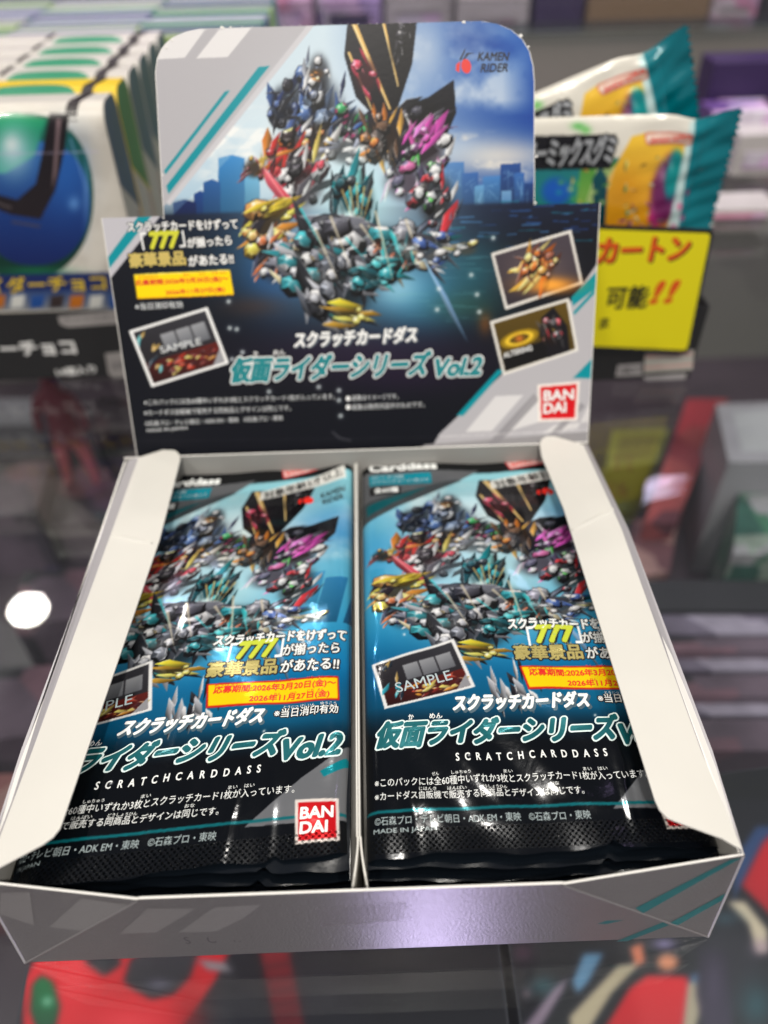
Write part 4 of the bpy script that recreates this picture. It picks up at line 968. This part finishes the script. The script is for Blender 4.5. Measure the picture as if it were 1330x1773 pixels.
def choc_cols():
    a = choc_box(M['plain_white'], M['side_blue'], 'frontmost white chocolate box showing its blue and green ball print', (X1, Y0, 0), True); face_on(a, (X1, Y0, 0))
    y = choc_box(M['box_yellow'], M['side_green'], 'yellow topped chocolate box just behind the front white one', (X1, Y0+21, 0), False)
    p = choc_box(M['plain_white'], M['side_blue'], 'white chocolate box directly behind the yellow one', (X1, Y0+42, 0), False)
    od = ['first', 'second', 'third', 'fourth', 'fifth', 'sixth', 'seventh', 'eighth']
    for k in range(3, 6):
        c = copy_tree(p); c.location = Vector((X1, Y0+21*k, 0))*S; c['label'] = 'white chocolate box in the right column, %s row from the front' % od[k]
    for k in range(1, 6):
        c = copy_tree(p); c.location = Vector((X2, Y0+21*k, 0))*S; c['label'] = 'white chocolate box in the left column, %s row from the front' % od[k]
choc_cols()
# thin boxes standing in rows behind, their striped top edges showing
rnd = random.Random(31)
STR = [mat('stripe_'+n, c, .45) for n, c in (('lavender', (.26,.28,.42)), ('indigo', (.09,.12,.26)), ('lime', (.36,.50,.20)), ('green', (.05,.27,.14)), ('white', (.52,.52,.52)))]
def thin_box():
    t = empty('thin_box', (0,0,0)); b = MB(); b.box(-30, 30, 0, 5.2, 0, 104); b.build('carton', STR[0], t)
    b = MB(); b.box(-29.5, 29.5, .8, 2.4, 104, 104.3); b.build('top_stripe', STR[4], t); return t
base = {}
word = ['lavender', 'indigo', 'lime', 'green', 'white']
k = 0
for cidx, cxn in enumerate((-72, -134, -196)):
    for r_ in range(16):
        ci_ = [2, 3, 0, 1, 0, 1, 4, 2, 0, 3][(r_*3+cidx*4) % 10]
        t = thin_box() if ci_ not in base else copy_tree(base[ci_])
        if ci_ not in base:
            base[ci_] = t; t.children[0].data.materials[0] = STR[ci_]; t.children[1].data.materials[0] = STR[4 if ci_ != 4 else 0]
        t.location = Vector((cxn+rnd.uniform(-1,1), 368+r_*5.9, rnd.uniform(-1.5,1.5)+1.6))*S
        tag(t, '%s edged thin box, far %s column, row %s from the front' % (word[ci_], ['right', 'middle', 'left'][cidx], ['one','two','three','four','five','six','seven','eight','nine','ten','eleven','twelve','thirteen','fourteen','fifteen','sixteen'][r_]), 'thin box', 'thin boxes in rows behind the chocolate')

# ================================================================== gummy packs, tray and yellow card, upper right
gt = empty('gummy_tray', (85, 216, 0)); tag(gt, 'low black tray with a white price sticker, holding the gummy packs', 'display tray')
b = MB(); b.box(-80, 57, 0, .8, .3, 34); b.box(-80, 57, 70, 70.8, .3, 40); b.box(-80, -79.2, .8, 70, .3, 34); b.box(56.2, 57, .8, 70, .3, 34); b.box(-79.2, 56.2, .8, 70, .3, 1)
b.build('tray_body', M['black_card'], gt)
gi_ = Ink(lambda x, y: (lambda P: (P[0]-85, P[2]))(at_y(x, y, 215.9)))
gi_.poly('p', [(1117,612),(1202,606),(1199,640),(1115,646)]); gi_.poly('g', [(1070,632),(1112,629),(1112,650),(1066,652)]); gi_.poly('g', [(1112,652),(1190,646),(1186,656),(1120,659)])
gi_.poly('r', [(1118,617),(1200,611),(1200,613),(1118,619)], .1); gi_.poly('r', [(1116,636),(1199,630),(1199,632),(1116,638)], .1)
gi_.text('k', '10個入り', (1072,648), (1110,645), 11, bold=.01, off=.1)
gi_.build(lambda u, v, o: np.stack([u, 0*u-o, v], -1), {'p': ('price_sticker', M['plain_white']), 'g': ('pale_label', mat('tray_pale_label', (.40,.38,.38), .5)), 'r': ('sticker_line', mat('pink_line', (.7,.25,.22), .5)), 'k': ('label_lettering', M['black_ink'])}, gt)
# yellow hand-drawn card
yc = empty('price_card', (112, 214, 15)); tag(yc, 'bright yellow hand-lettered card with black border and orange katakana', 'sign card')
yi = Ink(lambda x, y: (lambda P: (P[0]-112, P[2]-15))(at_y(x, y, 213)))
def rr(pts, r):
    out = []
    for i in range(len(pts)):
        p, a, c = [np.array(q, float) for q in (pts[i], pts[i-1], pts[(i+1) % len(pts)])]
        d1 = (a-p)/np.linalg.norm(a-p)*r; d2 = (c-p)/np.linalg.norm(c-p)*r
        for t in np.linspace(0, 1, 5): out.append(tuple(p+d1*(1-t)**2+d2*t**2))
    return out
yq = [(1192,612), (1236,396), (960,386), (950,600)]
Pc = [at_y(x, y, 213) for x, y in rr(yq, 9)]
b = MB(); b.plate([p-np.array((112,214,15)) for p in Pc][::-1], .6, 0, 0, 0)
o = b.build('card_border', M['black_card'], yc)
if sum(np.cross(np.array(Pc[i])-Pc[0], np.array(Pc[(i+1) % len(Pc)])-Pc[0])[1] for i in range(len(Pc))) < 0: pass
yi.poly('y', rr([(1188,604), (1229,402), (966,392), (956,594)], 8), 1.2)
yi.text('o', 'カートン', (1032,452), (1186,446), 40, bold=.045, off=1.4); yi.text('o2', 'カートン', (1034,454), (1188,448), 40, bold=.05, off=1.3)
yi.text('k', '可能', (1046,532), (1116,530), 38, bold=.03, off=1.4); yi.text('o', '!!', (1128,522), (1164,520), 36, bold=.04, shear=.25, off=1.4)
yi.text('k', 'ま', (1036,566), (1052,565), 18, bold=.02, off=1.4)
yi.build(lambda u, v, o: np.stack([u, -1.0-o, v], -1), {'y': ('card_face', mat('bright_yellow', (.84,.74,.01), .45)), 'o': ('orange_lettering', M['orange_ink']), 'o2': ('lettering_shadow', M['black_ink']), 'k': ('black_lettering', M['black_ink'])}, yc)
# gummy bags
gs = Sheet(560, 170, 1300, 460, (232,230,224))
def paint_gum(s):
    s.a[:] = np.array((226,222,210))
    s.poly([(560,280),(1070,266),(1060,420),(560,440)], (30,120,130), (20,150,120)); s.poly([(1000,285),(1060,268),(1045,400),(980,410)], (70,150,60), (180,200,90), soft=4)
    s.poly([(1046,300),(1090,232),(1120,225),(1210,230),(1180,400),(1030,420)], (240,196,60), (220,140,20), soft=2)
    s.glow((958,322), 26, 24, (20,90,190), 1, 6); s.glow((1075,320), 30, 34, (220,150,20), .8)
    for i in range(8): s.line((990+i*4, 400), (1030+i*4, 280), 2, (236,226,190), .7)
    s.poly([(1020,300),(1035,280),(1046,300),(1040,400),(1022,400)], (8,80,90), (6,50,60), soft=1)
    # three rounded gems instead of a mascot
    for c, r1, r2, cl in (((1150,320), 30, 62, (110,36,90)), ((1160,296), 18, 44, (0,140,140)), ((1128,360), 14, 26, (190,50,120))): s.glow(c, r1, r2, cl, 1, 7, .25); s.glow((c[0]-r1*.3, c[1]-r2*.4), r1*.3, r2*.25, (240,240,240), .35)
    s.poly([(1040,400),(1130,390),(1150,420),(1030,440)], (30,16,26), soft=3)
    rg = random.Random(6)
    for i in range(40): shard(s, rg, rg.uniform(980,1180), rg.uniform(250,400), rg.uniform(8,26), rg.uniform(3,8), rg.uniform(0,3), rg.choice([(240,200,80),(230,150,40),(90,160,70),(246,226,150),(200,120,30),(150,60,110)]))
    for i in range(14): s.glow((rg.uniform(930,1050), rg.uniform(290,400)), 5, 4, rg.choice([(90,180,80),(30,150,160),(200,220,120)]), .8)
    for c, r1, r2, cl in (((1150,320), 26, 58, (110,36,90)), ((1162,296), 16, 42, (0,140,140))): s.glow(c, r1, r2, cl, 1, 7, .25); s.glow((c[0]-r1*.3, c[1]-r2*.4), r1*.3, r2*.25, (240,240,240), .35)
    s.poly([(1196,200),(1236,196),(1190,420),(1140,420)], (196,222,220), soft=5)
    s.poly([(1206,196),(1300,186),(1290,440),(1160,440)], (0,128,140), (0,100,112), d=(1,0), soft=3)
    for p in ((1172,350),(1178,372),(1190,330),(1160,386)): s.glow(p, 5, 6, (220,60,120), .8)
    s.poly(rr([(1112,226),(1200,222),(1198,242),(1114,246)], 6), (216,120,104)); s.poly(rr([(1115,229),(1197,225),(1195,239),(1117,243)], 5), (240,226,208))
    s.glow((1000,216), 12, 6, (70,180,70), .8); s.glow((1012,222), 9, 6, (90,190,80), .8)
    s.poly([(560,240),(1064,228),(1052,284),(560,294)], (20,20,24), soft=1)
paint_gum(gs)
M['bag'] = print_mat('bag_film', .2, metal=.1, coat=.5, bump=.9, scale=70)
GO = np.array((128.0, 230.0, 100.0))
def gum_bag(label):
    t = empty('gummy_bag', GO); tag(t, label, 'snack bag', 'gummy bags in the black tray')
    U, V = np.meshgrid(np.linspace(-104, 12, 260), np.linspace(-72, 2.0, 200))
    ser = .5*np.sign(np.sin(V*2.6))*np.clip((U-10)/2, 0, 1); sag = 1.2*np.clip((U-2)/10, 0, 1)-2.0*np.exp(-((U+3)/7)**2)*np.clip(V/40+1, 0, 1)
    body = np.clip((-U+1)/16, 0, 1)**.6*np.sin(np.clip((V+74)/76, .0, 1)*math.pi)**.6
    y = -6.5*body+.5*np.sin(U*.35+V*.2)*np.clip(1-abs(U+2)/16, 0, 1)+.25*np.sin(U*.15)*np.sin(V*.13)+np.clip(1-abs(U-2)/34, 0, 1)*(.5*np.sin(V*.42+U*.1+2*np.sin(V*.11))+.3*np.sin(V*.9-U*.2))*.8
    P = np.stack([U+ser, y, V+sag*np.clip((V+72)/72, 0, 1)], -1)
    Pflat = np.stack([U, 0*U, V], -1)
    grid_obj('printed_film', P, gs.sample(project(Pflat+GO)), M['bag'], t)
    Pb = P.copy(); Pb[..., 1] = y+.35+12*body; Pb = Pb[:, ::-1]; grid_obj('back_film', Pb[::4, ::4], None, M['foil_dark'], t)
    i = Ink(lambda x, y_: (lambda P: (P[0]-GO[0], P[2]-GO[2]))(at_y(x, y_, GO[1])))
    for key, bo, of in (('k', .10, .3), ('s', .03, .42)): i.text(key, 'フラワーミックスグミ', (866,284), (1054,274), 46, bold=bo, grow=1, off=of, shear=.15)
    i.text('r', 'BANDAI NAMCO', (1121,241), (1192,237), 9, bold=.02, off=.3)
    def onbag(u, v, o):
        bd = np.clip((-u+1)/16, 0, 1)**.6*np.sin(np.clip((v+74)/76, 0, 1)*math.pi)**.6
        return np.stack([u, -6.5*bd-.75-o+.25*np.sin(u*.15)*np.sin(v*.13), v], -1)
    i.build(onbag, {'k': ('title_outline', M['black_ink']), 's': ('title_lettering', mat('silver_ink', (.42,.44,.46), .3, metal=.4)), 'r': ('maker_lettering', M['red_ink'])}, t)
    return t
g1 = gum_bag('front gummy bag standing level in the black tray, teal sealed end at right')
g2 = copy_tree(g1); g2['label'] = 'rear gummy bag leaning up to the right behind the level one'
g2.location = Vector((110, 247, 119))*S; g2.rotation_euler = (-.08, -.36, 0)

# ================================================================== far background
def prop(name, label, cat, loc, parts, rz=0, group=None):
    t = empty(name, loc, rz); tag(t, label, cat, group)
    for pn, dims, m in parts:
        b = MB(); b.box(*dims); b.build(pn, m, t, bevel=.8)
    return t
mm_ = lambda n, c, r=.5, **k: mat(n, c, r, **k)
brown = mm_('brown_carton', (.26,.17,.075), .6, var=.15, scale=20); dkp = mm_('dark_purple', (.035,.018,.075), .4); lil = mm_('lilac_pack', (.36,.26,.46), .35, var=.4, scale=30); pink = mm_('pink_pack', (.60,.36,.52), .35, var=.5, scale=40)
def busy(n, cols, scale=60, rough=.4):
    m, nt, b = new_mat(n); N = nt.nodes.new
    tc = N('ShaderNodeTexCoord'); v = N('ShaderNodeTexVoronoi'); v.distance = 'CHEBYCHEV'; v.inputs['Scale'].default_value = scale; v.inputs['Randomness'].default_value = 1
    ns = N('ShaderNodeTexNoise'); ns.inputs['Scale'].default_value = scale*1.6; ns.inputs['Detail'].default_value = 4
    sp = N('ShaderNodeSeparateColor'); cr = N('ShaderNodeValToRGB'); cr.color_ramp.interpolation = 'CONSTANT'
    while len(cr.color_ramp.elements) < len(cols): cr.color_ramp.elements.new(1)
    for i, c in enumerate(cols): e = cr.color_ramp.elements[i]; e.position = i/len(cols); e.color = tuple(c)+(1,)
    mx = N('ShaderNodeMix'); mx.data_type = 'RGBA'; mx.blend_type = 'OVERLAY'; mx.inputs[0].default_value = .8
    for a_, b_ in ((tc.outputs['Object'], v.inputs['Vector']), (tc.outputs['Object'], ns.inputs['Vector']), (v.outputs['Color'], sp.inputs[0]), (sp.outputs[0], cr.inputs[0]), (cr.outputs[0], mx.inputs[6]), (ns.outputs['Fac'], mx.inputs[7]), (mx.outputs[2], b.inputs['Base Color'])): nt.links.new(a_, b_)
    b.inputs['Roughness'].default_value = rough; return m
lil = busy('lilac_print', [(.36,.26,.50), (.55,.50,.58), (.12,.06,.22), (.60,.42,.62), (.20,.14,.30)], 45); pink = busy('pink_print', [(.62,.38,.55), (.70,.62,.66), (.25,.10,.26), (.66,.30,.44), (.40,.32,.42)], 50); offw = busy('pale_print', [(.52,.50,.50), (.60,.58,.56), (.20,.18,.20), (.44,.34,.44), (.66,.64,.62)], 40)
beige = mm_('beige_panel', (.20,.185,.165), .5, var=.06, scale=8); steel = mm_('steel_post', (.16,.15,.15), .35, metal=.4); offw = mm_('off_white_pack', (.50,.47,.46), .4, var=.25, scale=30); dark = mm_('dark_fixture', (.02,.018,.022), .5)
b = MB(); b.box(-900, 900, 560, 566, -206, 64); o = b.build('back_panel', beige); tag(o, 'beige panel rising behind the glass shelf', 'panel')
b = MB(); b.box(-900, 900, 552, 900, 64, 72); o = b.build('rear_glass_shelf', glass_mat('rear_glass', (.75,.80,.79))); o['kind'] = 'structure'
b = MB(); b.box(-1600, 1600, 1300, 1310, -206, 900); o = b.build('far_wall', mm_('far_wall_grey', (.10,.085,.11), .6, var=.5, scale=3)); o['kind'] = 'structure'
P = lambda x, y, Y: at_y(x, y, Y)
prop('support_post', 'grey metal post behind the chocolate boxes', 'post', (P(396,30,545)[0], 545, 0), [('upright', (-11, 11, -6, 6, 0, 420), steel), ('bracket', (-16, 16, -9, -6, 60, 110), steel)])
def shelf_prop(name, label, cat, px0, px1, Y, h, m, m2, z=72):
    x0, x1 = P(px0, 60, Y)[0], P(px1, 60, Y)[0]; w = x1-x0
    return prop(name, label, cat, ((x0+x1)/2, Y, z), [('carton', (-w/2, w/2, 0, 70, 0, h), m), ('front_label', (-w*.32, w*.32, -1, -.05, h*.25, h*.75), m2)])
shelf_prop('carton', 'brown cardboard carton on the rear shelf, dark print near its bottom', 'carton', 1012, 1218, 640, 120, brown, mm_('brown_print', (.16,.10,.05), .6))
shelf_prop('purple_case', 'dark purple case standing left of the brown carton', 'case', 922, 1004, 640, 130, dkp, dark)
shelf_prop('white_pack', 'off white pack on the rear shelf left of the dark purple case', 'pack', 790, 912, 640, 60, offw, pink)
shelf_prop('white_pack', 'off white pack on the rear shelf above the middle of the header', 'pack', 668, 782, 655, 44, offw, lil)
shelf_prop('lilac_pack', 'lilac pack on the rear shelf right of the grey post', 'pack', 430, 545, 650, 26, pink, lil)
shelf_prop('purple_case', 'low purple case behind the top edge of the header', 'case', 552, 660, 645, 36, lil, dkp)
shelf_prop('pink_pack', 'pink and white pack right of the brown carton', 'pack', 1222, 1300, 650, 52, pink, offw)
shelf_prop('dark_case', 'dark case at the far right of the rear shelf', 'case', 1305, 1420, 650, 60, dark, dkp)
for i, (px, w, Y, h, m, m2, lb) in enumerate(((1262, 34, 470, 34, lil, offw, 'purple pack standing on the glass behind the gummy bags'), (1312, 30, 450, 26, offw, lil, 'pale pack on the glass at the right edge, striped lilac'), (1250, 40, 500, 56, dkp, lil, 'tall dark purple pack behind the smaller purple one'), (1330, 40, 505, 48, pink, offw, 'pink pack at the right edge under the rear shelf'), (1300, 40, 380, 7, offw, pink, 'flat pale box lying on the glass right of the gummy bags'))):
    x = P(px, 300, Y)[0]; prop('small_pack', lb, 'pack', (x, Y, .2), [('carton', (-w/2*1.2, w/2*1.2, 0, 26, 0, h), m), ('front_label', (-w*.4, w*.4, -1, -.05, h*.2, h*.6), m2)], group=None)
for px, py, Y in ((560,18,700), (628,26,690), (655,24,700), (810,12,690), (845,20,700), (1012,106,560)):
    pass

# ================================================================== under the glass: toy boxes and toys on the lower shelf
ls = Sheet(-260, 1380, 1600, 1980, (30,28,40))
def paint_lids(s):
    s.a[:] = np.array((18,16,26)); s.noise((-260,1380,1600,1980), 160, (40,36,52), .5, .45, .7, 3)
    # red rounded shape with a green oval; highlights and shading painted in
    s.poly([(40,1700),(70,1640),(160,1600),(300,1610),(400,1640),(372,1700),(300,1800),(200,1860),(40,1860)], (236,24,40), (206,10,26), soft=3)
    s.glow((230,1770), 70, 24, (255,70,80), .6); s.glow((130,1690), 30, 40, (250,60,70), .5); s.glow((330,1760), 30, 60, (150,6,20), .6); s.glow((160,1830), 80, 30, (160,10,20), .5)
    s.poly([(140,1640),(200,1620),(210,1670),(180,1690),(150,1668)], (34,32,44), soft=2)
    s.poly([(226,1660),(260,1640),(350,1630),(330,1690),(300,1722),(262,1730),(230,1712),(214,1700)], (58,52,64), (34,30,40), soft=2)
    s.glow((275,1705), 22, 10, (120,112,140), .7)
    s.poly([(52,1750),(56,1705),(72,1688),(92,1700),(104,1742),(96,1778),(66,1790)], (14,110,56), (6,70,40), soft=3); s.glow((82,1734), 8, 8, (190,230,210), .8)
    s.poly([(340,1660),(390,1666),(404,1684),(360,1680)], (150,140,150), soft=4)
    s.poly([(448,1640),(500,1640),(530,1790),(480,1800)], (150,24,40), (90,14,28), soft=6)
    for k in range(5): s.line((452+k*4,1676+k*22), (505+k*4,1668+k*22), 5, (60,16,28), .6)
paint_lids(ls)
for c_ in range(3): ls.a[..., c_] = blur(ls.a[..., c_], 13)
rs_ = Sheet(560, 1380, 1700, 1980, (34,32,42))
def paint_lid_r(s):
    s.a[:] = np.array((18,16,26)); s.noise((560,1380,1700,1980), 140, (46,42,56), .6, .45, .7, 13)
    s.poly([(1040,1790),(1090,1710),(1120,1688),(1190,1690),(1196,1740),(1150,1860),(1020,1860)], (226,8,30), (190,6,26), soft=3)
    s.poly([(985,1760),(1070,1670),(1110,1668),(1060,1720),(1010,1800),(990,1810)], (196,176,150), soft=3); s.poly([(1190,1700),(1226,1700),(1200,1800),(1180,1790)], (176,160,140), soft=3)
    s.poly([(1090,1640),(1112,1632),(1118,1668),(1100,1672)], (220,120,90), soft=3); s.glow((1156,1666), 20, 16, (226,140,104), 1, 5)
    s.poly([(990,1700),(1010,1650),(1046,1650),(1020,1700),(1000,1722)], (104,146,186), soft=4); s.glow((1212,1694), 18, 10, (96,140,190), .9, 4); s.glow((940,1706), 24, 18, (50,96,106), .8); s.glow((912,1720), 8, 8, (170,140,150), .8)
    s.poly([(905,1780),(960,1710),(985,1690),(975,1716),(930,1790),(915,1800)], (150,128,150), soft=3)
    s.poly([(1290,1490),(1330,1440),(1400,1440),(1400,1600),(1340,1590),(1280,1530)], (214,20,36), (170,14,30), soft=3); s.poly([(1270,1560),(1320,1460),(1350,1430),(1310,1430),(1270,1490)], (44,70,120), soft=3)
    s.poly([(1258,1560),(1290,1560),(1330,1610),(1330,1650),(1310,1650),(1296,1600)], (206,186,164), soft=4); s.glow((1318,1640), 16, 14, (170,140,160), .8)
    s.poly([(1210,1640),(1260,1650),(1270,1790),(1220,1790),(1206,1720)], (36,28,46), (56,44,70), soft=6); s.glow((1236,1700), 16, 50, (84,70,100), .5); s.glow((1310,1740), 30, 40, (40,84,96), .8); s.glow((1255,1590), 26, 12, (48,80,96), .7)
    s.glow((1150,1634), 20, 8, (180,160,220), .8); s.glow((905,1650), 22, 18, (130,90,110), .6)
paint_lid_r(rs_)
for c_ in range(3): rs_.a[..., c_] = blur(rs_.a[..., c_], 13)
M['lid'] = print_mat('lid_print', .4)
zl = -72.0
def toy_box(label, corners, sheet, n=(150,110), depth=60):
    q = np.array(corners, float); c0 = np.array([q[:,0].mean(), q[:,1].mean(), zl-depth])
    t = empty('toy_box', c0); tag(t, label, 'toy box')
    b = MB(); b.add([(x-c0[0], y-c0[1], 0) for x, y in q]+[(x-c0[0], y-c0[1], depth) for x, y in q], [(3,2,1,0), (0,1,5,4), (1,2,6,5), (2,3,7,6), (3,0,4,7), (4,5,6,7)]); b.build('carton', mm_('toy_carton', (.03,.028,.04), .5), t)
    U, V = np.meshgrid(np.linspace(.005, .995, n[0]), np.linspace(.005, .995, n[1]))
    X = (q[0][0]*(1-U)+q[1][0]*U)*(1-V)+(q[3][0]*(1-U)+q[2][0]*U)*V; Y = (q[0][1]*(1-U)+q[1][1]*U)*(1-V)+(q[3][1]*(1-U)+q[2][1]*U)*V
    G = np.stack([X, Y, zl+.1+0*X], -1); grid_obj('lid_print', G-c0, sheet.sample(project(G)), M['lid'], t)
toy_box('dark toy box under the glass with a red shape and green oval on its lid', [(-102,-15),(38,-15),(38,48),(-108,48)], ls)
toy_box('dark toy box under the glass with red, tan and blue shapes on its lid', [(41,-15),(190,-15),(190,78),(41,64)], rs_)
def lower_prop(name, label, cat, pts, z0, z1, m, label_m=None):
    """box standing on the lower shelf; its top corners measured at height z1"""
    P_ = [at_z(x, y, z1) for x, y in pts]; c0 = np.array([np.mean([p[0] for p in P_]), np.mean([p[1] for p in P_]), z0])
    t = empty(name, c0); tag(t, label, cat); n = len(P_)
    b = MB(); v = [(p[0]-c0[0], p[1]-c0[1], 0) for p in P_]+[(p[0]-c0[0], p[1]-c0[1], z1-z0) for p in P_]
    b.add(v, [tuple(range(n))[::-1], tuple(range(n, 2*n))]+[(i, (i+1) % n, n+(i+1) % n, n+i) for i in range(n)]); b.build('carton', m, t)
    if label_m:
        c = np.mean(v[n:], 0); b = MB(); b.add([tuple(c+(np.array(p)-c)*.7+np.array((0,0,.3))) for p in v[n:]], [tuple(range(n))]); b.build('top_label', label_m, t)
    return t
ZB = -206.0
busyplum = busy('plum_print', [(.05,.035,.05), (.12,.08,.11), (.03,.025,.03), (.18,.09,.12), (.10,.10,.12), (.06,.04,.09)], 26)
redc = mm_('red_card', (.30,.035,.04), .5, var=.2, scale=20); olive = mm_('olive_card', (.16,.15,.035), .5, var=.3, scale=40); greyw = mm_('grey_white_card', (.34,.31,.34), .45, var=.2, scale=25); greenp = busy('green_print', [(.05,.17,.10), (.22,.26,.22), (.02,.08,.06), (.10,.20,.14), (.30,.28,.30)], 60); roset = busy('dusty_rose_print', [(.24,.09,.09), (.14,.05,.06), (.30,.16,.15), (.10,.05,.05)], 30); lilg = busy('lilac_grey_print', [(.24,.19,.27), (.30,.25,.33), (.14,.11,.16), (.20,.16,.24)], 24); plum = busyplum
lower_prop('red_carton', 'long red carton lying slanted under the glass right of the display box', 'carton', [(1115,905),(1170,905),(1260,690),(1190,690)], ZB, -150, busy('red_print', [(.34,.03,.04), (.22,.02,.03), (.30,.05,.05), (.10,.02,.03)], 22))
lower_prop('rose_carton', 'dusty rose carton under the glass in front of the red one', 'carton', [(1085,1000),(1160,990),(1172,905),(1100,900)], ZB, -165, roset)
lower_prop('olive_carton', 'olive yellow carton under the glass beside the lower right corner of the header', 'carton', [(1048,812),(1140,800),(1160,742),(1060,746)], ZB, -160, olive, mm_('olive_print', (.10,.08,.03), .5))
lower_prop('pale_carton', 'pale carton with green print standing under the glass at the right edge', 'carton', [(1262,800),(1420,800),(1420,692),(1240,700)], ZB, -110, greyw, mm_('pale_top', (.42,.40,.42), .4))
lower_prop('green_carton', 'dark green patterned carton below the pale one at the right edge', 'carton', [(1270,960),(1420,960),(1420,830),(1280,835)], ZB, -135, greenp)
for i, (ya, yb_, m) in enumerate(((1065,1098,lilg), (1105,1128,plum), (1132,1160,lilg), (1170,1206,plum), (1212,1238,lilg), (1246,1300,plum))):
    lower_prop('flat_case', '%s flat case in the row under the glass right of the display box' % ['topmost lilac', 'upper dark', 'middle lilac', 'middle dark', 'lower lilac', 'lowest dark'][i], 'case', [(1090,yb_),(1420,yb_),(1420,ya),(1080,ya)], ZB, -150+ (i % 2)*6, m)
lower_prop('dark_block', 'dark block for dark reflected strips, under the glass behind the flat cases', 'carton', [(1110,1058),(1420,1058),(1420,1005),(1105,1005)], ZB, -150, dark)  # block added for the dark strips reflected in the glass
for i, (pts, m, lb) in enumerate((([(-120,900),(60,890),(90,800),(-80,800)], plum, 'plum carton under the glass left of the pink figurine'), ([(20,1080),(150,1070),(170,985),(40,990)], plum, 'plum carton under the glass in front of the figurine plinth'), ([(-100,1290),(90,1270),(130,1150),(-60,1160)], plum, 'plum carton under the glass left of the display box'), ([(-80,740),(60,735),(70,690),(-60,690)], greyw, 'pale carton under the glass behind the plum ones'), ([(160,745),(230,745),(236,690),(170,690)], plum, 'dark plum carton under the glass behind the left flap'), ([(-100,1560),(-10,1540),(30,1340),(-90,1340)], roset, 'brownish rose carton under the glass at the left edge'))):
    lower_prop('plum_carton' if m is plum else 'low_carton', lb, 'carton', pts, ZB, -150-8*i % 30, m)
lower_prop('display_plinth', 'dark plum plinth under the pink figurine', 'plinth', [(30,915),(225,905),(215,830),(40,835)], ZB, -172, plum)
# small pink figurine on a round base, under the glass at left
fig = empty('figurine', (-205, 368, -172)); fig.scale = (1.35,)*3; tag(fig, 'small pink figurine with purple hair on a round base, under the glass at left', 'figurine')
def skin(name, pts, edges, radii, m, parent):
    me = bpy.data.meshes.new(name); me.from_pydata([tuple(np.array(p)*S) for p in pts], edges, []); me.update()
    o = bpy.data.objects.new(name, me); COL.objects.link(o)
    md = o.modifiers.new('skin', 'SKIN'); md.use_smooth_shade = True
    for i, r in enumerate(radii): me.skin_vertices[0].data[i].radius = (r*S, r*S)
    me.skin_vertices[0].data[0].use_root = True
    o.modifiers.new('sub', 'SUBSURF').levels = 1
    dg = bpy.context.evaluated_depsgraph_get(); dg.update(); me2 = bpy.data.meshes.new_from_object(o.evaluated_get(dg)); bpy.data.objects.remove(o)
    return link(name, me2, m, parent, True)
pk_ = mm_('pink_vinyl', (.75,.20,.24), .4); pu_ = mm_('purple_vinyl', (.14,.07,.42), .4)
skin('body', [(0,0,36), (0,0,46), (0,0,54), (0,0,60), (0,-1,66), (-5,0,28), (-6,-1,14), (-7,-2,3), (5,0,28), (7,-1,14), (8,-2,3), (-8,0,53), (-11,-2,44), (-9,-6,38), (8,0,53), (12,-2,45), (13,-5,37), (-7,-5,2.5), (8,-5,2.5)],
     [(0,1),(1,2),(2,3),(3,4),(0,5),(5,6),(6,7),(0,8),(8,9),(9,10),(2,11),(11,12),(12,13),(2,14),(14,15),(15,16),(7,17),(10,18)],
     [6,5,6,2.6,5.2,4.4,3.4,2.4,4.4,3.4,2.4,2.8,2.2,1.9,2.8,2.2,1.9,1.8,1.8], pk_, fig)
skin('hair', [(0,1,70), (0,4,66), (0,5,58), (-4,3,68), (4,3,68)], [(0,1),(1,2),(0,3),(0,4)], [4.5,4.8,3,3.6,3.6], pu_, fig)
b = MB(); n = 24; b.add([(15*math.cos(6.283*i/n), 13*math.sin(6.283*i/n), 0) for i in range(n)]+[(14*math.cos(6.283*i/n), 12*math.sin(6.283*i/n), 2) for i in range(n)], [tuple(range(n, 2*n))]+[(i, (i+1) % n, n+(i+1) % n, n+i) for i in range(n)]); b.build('base_disc', mm_('base_rose', (.25,.10,.13), .3), fig)
